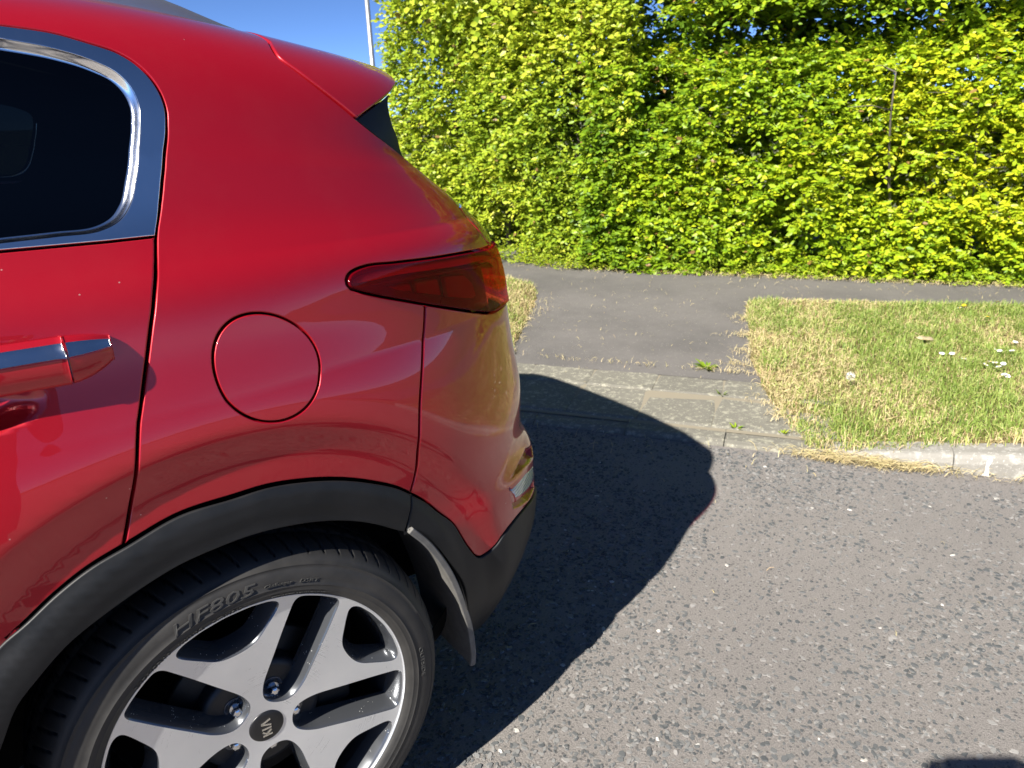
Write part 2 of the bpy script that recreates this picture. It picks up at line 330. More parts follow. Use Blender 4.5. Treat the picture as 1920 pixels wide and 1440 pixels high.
band=[(0.3313, 0.9748), (0.3604, 0.9748), (0.4192, 0.9732), (0.5059, 0.9667), (0.6063, 0.9589), (0.6834, 0.9537), (0.6795, 0.9441), (0.6221, 0.9513), (0.5361, 0.9576), (0.4655, 0.9621), (0.4153, 0.966), (0.3688, 0.9694)]
cell1=[(0.4142, 0.9593), (0.4707, 0.956), (0.4688, 0.9369), (0.4372, 0.9456)]
cell2=[(0.4826, 0.9546), (0.545, 0.9494), (0.5435, 0.9133), (0.4785, 0.9327)]
cell3=[(0.5646, 0.9487), (0.6337, 0.9411), (0.6618, 0.917), (0.6677, 0.8861), (0.649, 0.8826), (0.5599, 0.9064)]
pocket2=[(0.5993, 0.479), (0.609, 0.4774), (0.6202, 0.4316), (0.6795, 0.4178), (0.7762, 0.3981), (0.7851, 0.3705), (0.6963, 0.3868), (0.6301, 0.4099), (0.6016, 0.4224)]
reflw=[(0.606, 0.4703), (0.6947, 0.4608), (0.7785, 0.4373), (0.7776, 0.4003), (0.68, 0.4216), (0.6185, 0.4392)]
reflr=[(0.5955, 0.4709), (0.6033, 0.4705), (0.6156, 0.4396), (0.6114, 0.4327), (0.5984, 0.4388)]
re_=rear_edge3; rear_edge3=[re_[0],(re_[0][0]+.040,1.218),(re_[0][0]+.056,1.165),(re_[0][0]+.056,1.09),(re_[0][0]+.053,1.03),(re_[0][0]+.060,.992),lamp_top[0]]
RE=rear_edge3; LT=lamp_top[0]
roof_v=1.66
def wx(x,v):
    a,b=-1.49,WMAX-.05
    for _ in range(40):
        m=(a+b)/2; a,b=(m,b) if S(m,v)[0]<x else (a,m)
    return a
XG=float(S(*rear_edge[0])[0])                # station of the roof/spoiler gap
def A(x,z): return wv(x,z)
# --- curves that run out of the frame
arch_front=[A(.0+.470*math.cos(math.radians(a)),.385+.470*math.sin(math.radians(a))) for a in (196,187,178,169,160,151,143)]+arch_out[1:]
gap_top=[(-1.02,1.452),(-.6,1.449),(-.3,1.446),(-.12,1.444)]+door_gap
i_belt=11
front_edge=[A(-1.00,z) for z in (.36,.6,.85,1.0,1.2)]
quarter=loop(door_gap[::-1],(([door_gap[0],(-.12,1.444),(-.3,1.446),(-.6,1.449),(-1.02,1.452)]),True),([(-1.02,1.452),(-1.9,1.452)],False),([(-1.9,1.452),(-1.9,roof_v)],False),([(-1.9,roof_v),(wx(XG,roof_v),roof_v)],False),([(wx(XG,roof_v),roof_v),(wx(XG,1.58),1.58),rear_edge[0]],True),rear_edge,rear_edge2,rear_edge3,lamp_top,lamp_bot[:5],bump_gap,arch_out[4:][::-1])
fc=np.mean(fuel,axis=0); fr=float(np.mean(np.hypot(*(np.array(fuel)-fc).T)))
flap=np.array([(fc[0]+fr*math.cos(a),fc[1]+fr*math.sin(a)) for a in np.linspace(0,2*math.pi,96,endpoint=False)])
# character line that runs back from the handle and fades over the rear wheel
def shoulder(w,v): return .0*w
qp=panel('quarter_panel',quarter,PAINT,car,holes=[flap],gap=.0022,grid=.012)
panel('fuel_flap',flap,PAINT,qp,gap=.0016,r=.0016,mirror=False)
# --- rear door (skin, chrome surround, bevel, glass, handle)
door_low=[A(-.93,.36),A(-.70,.36),A(-.505,.36)]
arch_door=arch_front[0:1]+arch_front[1:11]
gap_low=door_gap[i_belt:]
hc=np.array([-.27,.925])
def cup(w,v):
    u=((w-hc[0])/.115)**2+((v-hc[1]+.08*(w-hc[0]))/.046)**2
    return -.030*(1-sstep(.25,1.,u))
def near_loop(g):
    return loop(([front_edge[0],front_edge[-1]],True),([front_edge[-1],(-1.00,1.104)],False),([(-1.0,1.104),(-.5,1.1035)]+trim_bottom[:-1]+[door_gap[i_belt]],False),gap_low,(arch_out[:5][::-1]),(arch_front[:8][::-1],True),([arch_front[0],front_edge[0]],False))
doorp=near_loop(0)
rd=panel('rear_door',doorp,PAINT,car,h=cup,gap=.0022,grid=.012,fine=(np.array([-.42,.86]),np.array([-.13,1.0]),.005))
trim=loop(([(-1.0,1.104),(-.5,1.1035)]+trim_bottom[:-1]+[door_gap[i_belt]],False),(door_gap[:i_belt+1][::-1]),([door_gap[0],(-.12,1.444),(-.3,1.446),(-.6,1.449),(-1.0,1.451)],True),([(-1.0,1.451),(-1.0,1.104)],False))
bev0=loop(([(-.95,1.1165),(-.5,1.1165),(-.25,1.1165)]+bevel_out[::-1],True),([bevel_out[0],(-.12,1.420),(-.3,1.424),(-.6,1.427),(-.95,1.427)],True),([(-.95,1.427),(-.95,1.1165)],False))
gls=loop(([(-.945,1.1235),(-.5,1.1235),(-.25,1.123)]+glass[::-1],True),([glass[0],(-.12,1.411),(-.3,1.415),(-.6,1.418),(-.945,1.418)],True),([(-.945,1.418),(-.945,1.1235)],False))
bev=inset(gls,-.0085)[0]
panel('window_trim',trim,CHROME,rd,holes=[bev],h=.001,gap=.0016,r=.0015,depth=.010)
def strip(name,A_,B_,ha,hb,matl,parent,k=6):
    V=[];n=len(A_)
    for i in range(k):
        u=i/(k-1); q=A_*(1-u)+B_*u; V.append(S(q[:,0],q[:,1])+SN(q[:,0],q[:,1])*(ha+(hb-ha)*math.sin(u*math.pi/2)**1.4))
    F=[(i*n+a,i*n+(a+1)%n,(i+1)*n+(a+1)%n,(i+1)*n+a) for i in range(k-1) for a in range(n)]
    V=np.concatenate(V); mesh_obj(name,V,F,matl,parent,True); Vm=V.copy(); Vm[:,1]=2*YC-Vm[:,1]; mesh_obj(name,Vm,[f[::-1] for f in F],matl,parent,True)
strip('window_bevel',inset(bev,-.0012)[0],gls,.0002,-.0095,CHROME,rd)
panel('window_glass',gls,TINT,rd,h=-.010,gap=-.003,r=.0005,depth=.003,grid=.02)
# --- front door and wing (outside the frame)
fd=loop(([A(-1.006,.36),A(-1.006,1.2)],True),([(-1.006,1.108),(-2.05,1.108)],False),([(-2.05,1.108),A(-2.12,.36)],False),([A(-2.12,.36),A(-1.006,.36)],False))
fdo=panel('front_door',fd,PAINT,car,grid=.03)
ft=loop(([(-1.006,1.104),(-1.006,1.451)],False),([(-1.006,1.451),(-1.72,1.451),(-1.9,1.40),(-2.05,1.28),(-2.16,1.108)],True),([(-2.16,1.108),(-1.006,1.108)],False))
fg=loop(([(-1.06,1.124),(-1.06,1.42)],False),([(-1.06,1.42),(-1.68,1.42),(-1.84,1.37),(-1.98,1.25),(-2.06,1.124)],True),([(-2.06,1.124),(-1.06,1.124)],False))
panel('window_trim',ft,GLOSSBLACK,fdo,holes=[fg],grid=.03); panel('window_glass',fg,TINT,fdo,h=-.008,gap=-.003,r=.0005,grid=.04)
# --- roof, spoiler, garnish, tailgate, rear glass
panel('roof',loop(([(-1.9,roof_v+.002),(-1.9,VMAX)],False),([(-1.9,VMAX),(wx(XG,VMAX)-.004,VMAX)],False),([(wx(XG,VMAX)-.004,VMAX),(wx(XG,1.8)-.003,1.8),(wx(XG,roof_v)-.002,roof_v+.002)],False),([(wx(XG,roof_v)-.002,roof_v+.002),(-1.9,roof_v+.002)],False)),PAINT,car,gap=0,r=.001,grid=.03)
XT=float(S(*sp_rear[-1])[0])
sp=loop(rear_edge,garn_top,(sp_rear+[(wx(XT,1.55),1.55),(wx(XT+.004,1.65),1.65),(wx(XT+.006,1.80),1.80),(wx(XT+.008,VMAX),VMAX)],True),([(wx(XT+.008,VMAX),VMAX),(wx(XG,VMAX),VMAX)],False),([(wx(XG,VMAX),VMAX),(wx(XG,1.8),1.8),(wx(XG,roof_v),roof_v),(wx(XG,1.58),1.58),rear_edge[0]],True))
spo=panel('rear_spoiler',sp,PAINT,car,h=.0015,gap=.002,r=.0035,depth=.03,grid=.012)
GARN=mat('garnish_black',(.010,.011,.016),.38,Specular_IOR_Level=.3)
def garn_h(w,v): return -.004+0*w
gn=loop(garn_top,garn_rear,rear_edge2[::-1])
panel('spoiler_garnish',gn,GARN,spo,h=garn_h,gap=.0018,r=.002,depth=.02)
rg=loop(([RE[0],(RE[0][0]+.05,1.32),(.79,1.39),(.84,1.46)],True),([(.84,1.46),(WMAX,1.46)],False),([(WMAX,1.46),(WMAX,1.10)],False),([(WMAX,1.10),(RE[3][0]+.004,1.10)],False),([(RE[3][0]+.004,1.10),RE[2],RE[1],RE[0]],True))
panel('rear_window',rg,GLOSSBLACK,car,h=lambda w,v:-.004-.055*sstep(1.20,1.40,v),gap=.003,grid=.02)
tg=loop(([(RE[3][0]+.004,1.10),(WMAX,1.10)],False),([(WMAX,1.10),(WMAX,.56)],False),([(WMAX,.56),(1.03,.56)],False),([(1.03,.56),(1.0,.78),(1.10,.80),(1.10,.958),LT],False),rear_edge3[::-1][:4]+[(RE[3][0]+.004,1.10)])
panel('tailgate',tg,PAINT,car,gap=.0025,grid=.02)
# --- tail lamp
lamp_end=[lamp_bot[-1],(.80,.838),(.90,.82),(1.0,.81),(1.095,.81)]
lp=loop(([(1.095,.81),(1.095,.954)],False),([(1.095,.954),(.95,.963),LT],True),lamp_top,lamp_bot,lamp_end)
def lens_h(w,v): return .003+.004*sstep(.45,.8,w)
lamp=panel('tail_lamp',lp,LENS,car,h=lens_h,gap=.0026,r=.0025,depth=.006,grid=.012,label='dark red wraparound tail lamp with smoked lower half')
HOUSE=mat('lamp_housing',(.06,.008,.010),.25); BAR=mat('lamp_bar',(.95,.04,.08),.35,.0,Coat_Weight=.6); BAND=mat('lamp_band',(.16,.10,.14),.15,.5); CELL=mat('lamp_cell',(.34,.02,.025),.2,.1,Coat_Weight=.5)
RIM_=mat('lamp_rim',(.02,.006,.008),.15)
def bowl(w,v):
    return -.030-.012*sstep(.40,.7,w)
lpi=loop(([(1.09,.815),(1.09,.95)],False),([(1.09,.95),(.95,.959),(LT[0],LT[1]-.004)],True),([(a+.004 if b>.96 and a<.36 else a,b-.003) for a,b in lamp_top]),([(a+.003,b+.003) for a,b in lamp_bot]),([(a,b+.003) for a,b in lamp_end]))
panel('lamp_housing',lpi,HOUSE,lamp,h=bowl,gap=.001,r=.001,depth=.01)
barl=loop((bar[:7]+[(.80,.955),(.90,.945),(1.06,.94)],True),([(1.06,.94),(1.06,.925)],False),([(1.06,.925),(.90,.930),(.78,.943)]+bar[7:]+[bar[0]],True))
panel('light_bar',barl,BAR,lamp,h=-.010,gap=.001,r=.004,depth=.02,grid=.008)
bandl=loop((band[:6],True),([band[5],(.78,.938),(.80,.928),band[6]],True),(band[6:]+[band[0]],True))
panel('lower_strip',bandl,BAND,lamp,h=-.012,gap=.0005,r=.003,depth=.012,grid=.01)
for cpoly in (cell1,cell2,cell3):
    q=np.array(cpoly); q=q.mean(0)+(q-q.mean(0))*1.0
    panel('reflector_cell',loop((list(map(tuple,q))+[tuple(q[0])],False)),CELL,lamp,h=-.022,gap=.001,r=.003,depth=.01,grid=.008)
# --- bumper with lamp pockets, lower cladding, arch trim
pk1=np.array(pocket1); pk2=np.array(pocket2+[(.60,.44)])
def pocket(w,v):
    pt=np.stack([np.ravel(w),np.ravel(v)],1); out=np.zeros(len(pt))
    k=(pt[:,0]>.57)&(pt[:,0]<.9)&(pt[:,1]>.34)&(pt[:,1]<.52)
    if k.any():
        q=pt[k]; o=np.zeros(len(q))
        for poly,dp,wd_ in ((pk1,.020,.016),(pk2,.016,.012)):
            d=pdist(q,poly); o-=dp*sstep(0,wd_,np.where(inside(q,poly),d,0))
        out[k]=o
    return out.reshape(np.shape(w))
cl_edge=arch_out2+[(.83,.345),(.92,.335),(1.05,.33),(1.25,.33),(WMAX,.33)]
bump=loop(bump_gap,cl_edge,([(WMAX,.33),(WMAX,.556)],False),([(WMAX,.556),(1.03,.556)],False),([(1.03,.556),(.997,.78),(1.0,.806)],False),(lamp_end[::-1][1:],True),lamp_bot[::-1][:5])
bp=panel('rear_bumper',bump,PAINT,car,h=pocket,gap=.0022,grid=.012,fine=(np.array([.585,.35]),np.array([.90,.51]),.004))
REFW=mat('clear_lens',(.75,.78,.82),.12,.35,Coat_Weight=1); REFR=mat('red_lens_solid',(.5,.02,.02),.1,Coat_Weight=1)
nb=NB(REFW); wv_=nb.n('ShaderNodeTexWave',wave_type='BANDS',bands_direction='Z'); wv_.inputs['Scale'].default_value=42; nb.l(nb.coord(),wv_.inputs['Vector'])
set_in(nb,Normal=nb.bump(wv_.outputs['Fac'],.6,.004))
panel('reversing_lamp',loop((reflw+[reflw[0]],False)),REFW,bp,h=.001,gap=.0006,r=.003,depth=.012,grid=.01)
panel('reflector_end',loop((reflr+[reflr[0]],False)),REFR,bp,h=0.,gap=.0003,r=.0015,depth=.010,grid=.01)
def arch_h(w,v):
    p=S(w,v); rho=np.hypot(p[...,0],p[...,2]-.385)
    return .004+.009*sstep(.475,.445,rho)-.004*sstep(.43,.40,rho)
arch_in_f=[A(.0+.405*math.cos(math.radians(a)),.385+.405*math.sin(math.radians(a))) for a in (200,190,180,170,160,150)]
at=loop((arch_front[0:7]+arch_out,True),seam,((arch_in_f+arch_in[1:13])[::-1],True),([arch_in_f[0],arch_front[0]],False))
panel('wheel_arch_trim',at,PLASTIC,car,h=arch_h,gap=.0012,r=.003,depth=.03,grid=.01)
flap_line=[arch_in[12],(.330,.497),(.352,.452),(.385,.405),A(.424,.49),A(.442,.42),A(.458,.34),A(.475,.26)]
cl=loop(cl_edge,([(WMAX,.33),(WMAX,A(.475,.26)[1])],False),([(WMAX,A(.475,.26)[1]),A(.475,.26)],False),(flap_line[::-1],True),seam[::-1])
def clad_h(w,v):
    p=S(w,v); rho=np.hypot(p[...,0],p[...,2]-.385)
    return .003+.009*sstep(.475,.445,rho)*sstep(.46,.36,p[...,0])
panel('bumper_cladding',cl,PLASTIC,car,h=clad_h,gap=.0012,r=.003,depth=.03,grid=.012)
sill=loop(([A(-.43,.245),A(-.45,.33),A(-.467,.36)],True),([A(-.467,.36),A(-2.2,.36)],False),([A(-2.2,.36),A(-2.2,.245)],False),([A(-2.2,.245),A(-.43,.245)],False))
panel('sill_trim',sill,PLASTIC,car,h=.006,grid=.03)
# --- dark inner shell that closes the gaps, wheel-house liner, floor
shell=loop(([(-1.95,.15),A(-.50,.245)],False),([A(.0+.462*math.cos(math.radians(a)),.385+.462*math.sin(math.radians(a))) for a in (197,180,160,140,120,100,80,60,40,20,0)],True),([A(.462,.385),(.47,.05),(WMAX,.05),(WMAX,1.18),(.70,1.18),(.62,1.28),(.50,1.35),(.42,1.42),(.40,1.50),(wx(XG,1.7)+.05,1.7),(wx(XG,VMAX)+.05,VMAX),(-1.88,VMAX),(-1.9,1.40),(-1.95,1.2),(-1.95,.15)],False))
hole1=loop((bev.tolist()+[bev[0].tolist()],False)); hole2=loop((fg.tolist()+[fg[0].tolist()],False))
fh=np.array([(fc[0]+(fr-.004)*math.cos(a),fc[1]+(fr-.004)*math.sin(a)) for a in np.linspace(0,2*math.pi,40,endpoint=False)])
panel('inner_shell',shell,MATTE,car,holes=[hole1,loop(([(-1.06,1.124),(-1.06,1.42),(-1.68,1.42),(-1.84,1.37),(-1.90,1.28),(-1.90,1.124),(-1.06,1.124)],False))],h=-.052,gap=0,r=.001,depth=.002,grid=.03)
def liner(yside,parent):
    n=49; a=np.radians(np.linspace(6,200,n)); V=[];r=.425
    for t in a: V+=[(r*math.cos(t),yside*.0+.02,.385+r*math.sin(t)),(r*math.cos(t),.36,.385+r*math.sin(t))]
    V=np.array(V); F=[(2*i,2*i+2,2*i+3,2*i+1) for i in range(n-1)]
    V=np.concatenate([V,[(0,.36,.385)]]); F+=[(2*i+1,2*i+3,len(V)-1) for i in range(n-1)]
    return V,F
LV,LF=liner(0,car)
for x0 in (0,-2.67):
    for sgn in (1,-1):
        V=LV.copy(); V[:,0]+=x0
        if sgn<0: V[:,1]=2*YC-V[:,1]
        mesh_obj('wheel_house',V,LF,LINER,car)
fl=bpy.data.objects.new('floor_pan',box_mesh((-2.2,.38,.26),(-.45,2*YC-.38,.34),.02)); fl.data.materials.append(MATTE); COL.objects.link(fl); fl.parent=car
fl=bpy.data.objects.new('floor_pan',box_mesh((-.6,.37,.30),(.62,2*YC-.37,.42),.02)); fl.data.materials.append(MATTE); COL.objects.link(fl); fl.parent=car
ax=bpy.data.objects.new('rear_axle',box_mesh((-.05,.2,.33),(.05,2*YC-.2,.42),.02)); ax.data.materials.append(MATTE); COL.objects.link(ax); ax.parent=car
# --- mud flap behind the wheel
MUD=mat('dusty_rubber',(.085,.083,.078),.75); nb=NB(MUD); dn=nb.noise(40,6,.7,nb.coord())
set_in(nb,Base_Color=nb.mix(dn,(.05,.05,.048),(.20,.19,.175)))
flapxz=[(.305,.668),(.335,.630),(.362,.585),(.386,.535),(.405,.480),(.420,.425),(.432,.375),(.440,.325),(.444,.285),(.443,.262)]
def flap_mesh(name,thick,y0,y1,matl,widen=0):
    c=crv(flapxz,.01); t=np.gradient(c,axis=0); t/=np.hypot(*t.T)[:,None]; n=np.stack([-t[:,1],t[:,0]],1)
    V=[];m=len(c)
    for k,(p,q) in enumerate(zip(c,n)):
        yy=float(np.interp(p[1],[.26,.40,.67],[.05,.028,.006]))+y0
        for s,y in ((-1,yy),(1,yy),(1,yy+y1),(-1,yy+y1)): V.append((p[0]+q[0]*thick*s/2,y,p[1]+q[1]*thick*s/2))
    F=[(4*i+a,4*i+(a+1)%4,4*i+4+(a+1)%4,4*i+4+a) for i in range(m-1) for a in range(4)]+[(3,2,1,0),(4*m-4,4*m-3,4*m-2,4*m-1)]
    o=mesh_obj(name,V,F,matl,car,False); b=o.modifiers.new('b','BEVEL'); b.width=.002; b.segments=2; return o
mf=flap_mesh('mud_flap',.007,.004,.22,MUD); mf['label']='dusty grey rubber mud flap behind the rear wheel'
fe=flap_mesh('mud_flap_edge',.013,.0,.010,MUD); 
# --- roof rail
def rail(mir):
    xs=np.linspace(-1.7,.285,60); V=[]
    for x in xs:
        v=1.645; p=S(wx(x,v),v) if x>-1.4 else S(x,v); hh=.029*(1-sstep(.02,.27,x)**1.5)*sstep(-1.7,-1.45,x)+.006; ww=.014
        b=p+np.array([0,.0,-.006]); y0=b[1]
        prof=[(-ww,0),(-ww*.9,hh*.75),(-ww*.4,hh),(ww*.5,hh),(ww*1.1,hh*.7),(ww*1.2,0)]
        for dy,dz in prof:
            yy=y0+.012+dy; V.append((p[0],yy if not mir else 2*YC-yy,b[2]+dz))
    F=grid_faces(60,6); F=[tuple(f) if mir else tuple(f[::-1]) for f in F]+[tuple(range(6)),tuple(range(59*6,60*6))]
    o=mesh_obj('roof_rail',V,F,RAIL,car,True); return o
RAIL=mat('rail_silver',(.46,.47,.50),.28,.85)
rail(0); rail(1)
# --- front end, outside the frame
def nose(x): return .02+.30*np.clip((-x-2.55)/.95,0,1)**2.6
xs=np.linspace(-2.05,-3.45,30)
def side_grid(mir):
    V=[]
    for x in xs:
        zt=1.14-.20*((-x-2.05)/1.4)**1.6
        for t in np.linspace(0,1,14):
            z=.30+(zt-.30)*t; y=nose(x)-.02+ .05*t**6
            V.append((x,y if not mir else 2*YC-y,z))
    q=np.array(V).reshape(30,14,3); ok=[(i,j) for i in range(29) for j in range(13) if math.hypot(q[i:i+2,j:j+2,0].mean()+2.67,q[i:i+2,j:j+2,2].mean()-.385)>.40]
    F=[(i*14+j,i*14+j+1,(i+1)*14+j+1,(i+1)*14+j) for i,j in ok]; F=[f if not mir else f[::-1] for f in F]
    mesh_obj('front_wing',V,F,PAINT,car)
side_grid(0); side_grid(1)
V=[]
for x in xs:
    zt=1.14-.20*((-x-2.05)/1.4)**1.6; y0=nose(x)+.03
    for t in np.linspace(0,1,21): V.append((x,y0+(2*YC-2*y0)*t,zt+.07*math.sin(math.pi*t)**.5))
mesh_obj('bonnet',V,grid_faces(30,21)[:,::-1],PAINT,car)
V=[]
for k,t in enumerate(np.linspace(0,1,12)):
    x=-1.84-.50*t; z=1.595-.45*t-.04*math.sin(math.pi*t)*-1; y0=.30-.22*t
    for s in np.linspace(0,1,15): V.append((x-.10*math.sin(math.pi*s)*t,y0+(2*YC-2*y0)*s,z+.035*math.sin(math.pi*s)))
mesh_obj('windscreen',V,grid_faces(12,15)[:,::-1],GLOSSBLACK,car)
V=[]
for z in np.linspace(.22,1.0,10):
    for s in np.linspace(0,1,21):
        y0=.25; V.append((-3.44-.16*math.sin(math.pi*s)**.6*(1-((z-.55)/.6)**2),y0+(2*YC-2*y0)*s,z))
mesh_obj('front_bumper',V,grid_faces(10,21),PAINT,car)
# --- cabin seen through the dark glass
SEAT=mat('seat_fabric',(.035,.037,.042),.8)
def seat(x,y,name='rear_seat'):
    bm=bmesh.new()
    for lo,hi in (((x-.12,y-.25,.65),(x+.06,y+.25,1.30)),((x-.55,y-.25,.55),(x-.05,y+.25,.72)),((x-.02,y-.13,1.33),(x+.10,y+.13,1.50))):
        m=box_mesh(lo,hi,.045,3); bm.from_mesh(m); bpy.data.meshes.remove(m)
    return bm_obj(name,bm,SEAT,car,True)
for y in (.42,.9,1.38): seat(-.42,y)
for y in (.45,1.35): seat(-1.35,y,'front_seat')
# --- door handle of the rear door
def frame(w,v):
    p=S(w,v); n=SN(w,v); up=np.array([0,0,1.])-n*n[2]; up/=np.linalg.norm(up); return p,n,up
def handle_loft(name,ws,matl,tip=False,solid_inner=False,strip=False,extra=0.):
    prof=[(-.028,.008),(-.034,.012),(-.034,.019),(-.027,.026),(-.013,.0310),(.000,.0330),(.002,.0328),(.013,.0270),(.022,.0205),(.0275,.0155),(.028,.011),(.024,.008)]
    if strip: prof=[(.0025,.0328),(.013,.0273),(.0205,.0216),(.0205,.019),(.0025,.030)]
    V=[];n=len(prof)
    for w in ws:
        t=(w+.058)/-.07; k=1-np.clip(1-t,0,1)**2.2; k=max(k,.02) if tip else 1.
        kk=1.
        vc=.959-.0*w+.10*max(0,-.10-w)*.2+ (1-k)*.004
        p,nn,up=frame(w,vc)
        for dv,ou in prof:
            o=ou if not (solid_inner and ou<.009) else -.003
            if tip: o=o*(.42+.58*k) if o>0 else o
            V.append(p+nn*(o+extra)+up*dv*(.50+.50*k if tip else 1))
    F=grid_faces(len(ws),n); F=[tuple(f[::-1]) for f in F]+[((i*n)+n-1,i*n,(i+1)*n,(i+1)*n+n-1)[::-1] for i in range(len(ws)-1)]+[tuple(range(n)),tuple(range((len(ws)-1)*n,len(ws)*n))[::-1]]
    o=mesh_obj(name,V,F,matl,rd,True)
    m=o.modifiers.new('b','BEVEL'); m.width=.0012; m.segments=2; m.limit_method='ANGLE'; m.angle_limit=math.radians(35)
    return o
handle_loft('door_handle',np.linspace(-.385,-.1155,30),PAINT)
handle_loft('handle_end_cap',np.concatenate([np.linspace(-.1135,-.08,10),-.058-.022*np.cos(np.linspace(0,math.pi/2,14))[1:]]),PAINT,tip=True,solid_inner=True)
handle_loft('handle_end_cap',np.linspace(-.47,-.387,10),PAINT,solid_inner=True)
handle_loft('handle_strip',np.linspace(-.375,-.1165,24),CHROME,strip=True,extra=.0012)
handle_loft('handle_strip',np.concatenate([np.linspace(-.1125,-.08,8),-.060-.020*np.cos(np.linspace(0,math.pi/2,12))[1:]]),CHROME,strip=True,tip=True,extra=.0012)
# ------------------------------------------------------------------ wheel
ALLOY=mat('machined_alloy',(.60,.61,.62),.30,.72); nb=NB(ALLOY)
tc=nb.coord(); sep=nb.n('ShaderNodeSeparateXYZ'); nb.l(tc,sep.inputs[0])
rad=nb.math('SQRT',nb.math('ADD',nb.math('MULTIPLY',sep.outputs[0],sep.outputs[0]),nb.math('MULTIPLY',sep.outputs[2],sep.outputs[2])))
lath=nb.n('ShaderNodeTexNoise',noise_dimensions='1D'); lath.inputs['Scale'].default_value=1400; lath.inputs['Detail'].default_value=2; nb.l(rad,lath.inputs['W'])
grime=nb.noise(14,6,.65,tc)
set_in(nb,Roughness=nb.math('ADD',nb.math('MULTIPLY',lath.outputs['Fac'],.06),nb.math('ADD',nb.math('MULTIPLY',grime,.14),.20)),Base_Color=nb.mix(grime,(.66,.68,.71),(.80,.81,.82)),Normal=nb.bump(lath.outputs['Fac'],.05,.001))
DARKPAINT=mat('rim_dark_paint',(.085,.09,.10),.24,.55,Coat_Weight=.8,Coat_Roughness=.08); nb=NB(DARKPAINT)
vo=nb.n('ShaderNodeTexVoronoi'); vo.inputs['Scale'].default_value=230; nb.l(nb.coord(),vo.inputs['Vector'])
spk=nb.math('MULTIPLY',nb.math('LESS_THAN',vo.outputs['Distance'],.16),nb.math('GREATER_THAN',nb.noise(38,3,.6,nb.coord()),.60))
set_in(nb,Base_Color=nb.mix(spk,(.085,.09,.10),(.60,.60,.58)),Metallic=nb.math('MULTIPLY',nb.math('SUBTRACT',1.,spk),.5))
RUBBER=mat('tyre_rubber',(.022,.022,.022),.62); nb=NB(RUBBER); du=nb.noise(13,6,.7,nb.coord()); fin=nb.noise(420,3,.6,nb.coord())
at_=nb.n('ShaderNodeAttribute',attribute_name='dust')
set_in(nb,Base_Color=nb.mix(nb.math('MULTIPLY',nb.ramp(du,[(.3,(.25,.25,.25)),(.75,(1,1,1))]),at_.outputs['Fac']),(.008,.008,.0085),(.060,.056,.051)),Roughness=nb.math('ADD',nb.math('MULTIPLY',du,.2),.5),Normal=nb.bump(fin,.15,.0006))
LETTER=mat('tyre_lettering',(.045,.044,.042),.6)
BARREL=mat('barrel_dark',(.022,.023,.026),.4,.3)
NUT=mat('nut_chrome',(.72,.73,.75),.14,1.); CAPBLK=mat('cap_black',(.008,.008,.009),.42); CAPLET=mat('cap_letters',(.62,.60,.55),.25,.9)
DISC=mat('brake_disc',(.035,.034,.033),.5,.6)
def yface(r): return np.interp(r,[0,.03,.06,.1,.15,.2,.24,.257],[.0225,.022,.0195,.0155,.0115,.0085,.006,.004])
def lathe(prof,n,closed=True):
    a=np.linspace(0,2*math.pi,n,endpoint=False); p=np.array(prof)
    V=np.stack([np.cos(a)[:,None]*p[None,:,0],np.broadcast_to(p[None,:,1],(n,len(p))),np.sin(a)[:,None]*p[None,:,0]],-1).reshape(-1,3)
    return V,grid_faces(n,len(p),True)
def sym(pts): 
    up=[(r,a) for r,a in pts]; dn=[(r,-a) for r,a in pts[::-1] if a!=0]
    return np.array([(r*math.cos(math.radians(a)),r*math.sin(math.radians(a))) for r,a in up+dn])
def closed_smooth(P,step,k=3):
    P=np.vstack([P,P[:1]]); c=crv(P,step,False)[:-1]
    for _ in range(k): c=(np.roll(c,1,0)+2*c+np.roll(c,-1,0))/4
    return c
W1=closed_smooth(sym([(.2565,0),(.2565,5),(.2560,8.6),(.247,10.2),(.20,12.4),(.16,15),(.125,18.6),(.10,22.8),(.085,25.0),(.072,26),(.060,25),(.051,19),(.0465,9),(.0455,0)]),.004)
W2=closed_smooth(sym([(.2565,0),(.2565,9),(.2560,16),(.253,19),(.247,20.3),(.236,19.6),(.222,17.8),(.205,15.),(.190,12.0),(.181,8.6),(.1765,4),(.1755,0)]),.004)
def rot2(P,a): c,s=math.cos(a),math.sin(a); return np.stack([P[:,0]*c-P[:,1]*s,P[:,0]*s+P[:,1]*c],1)
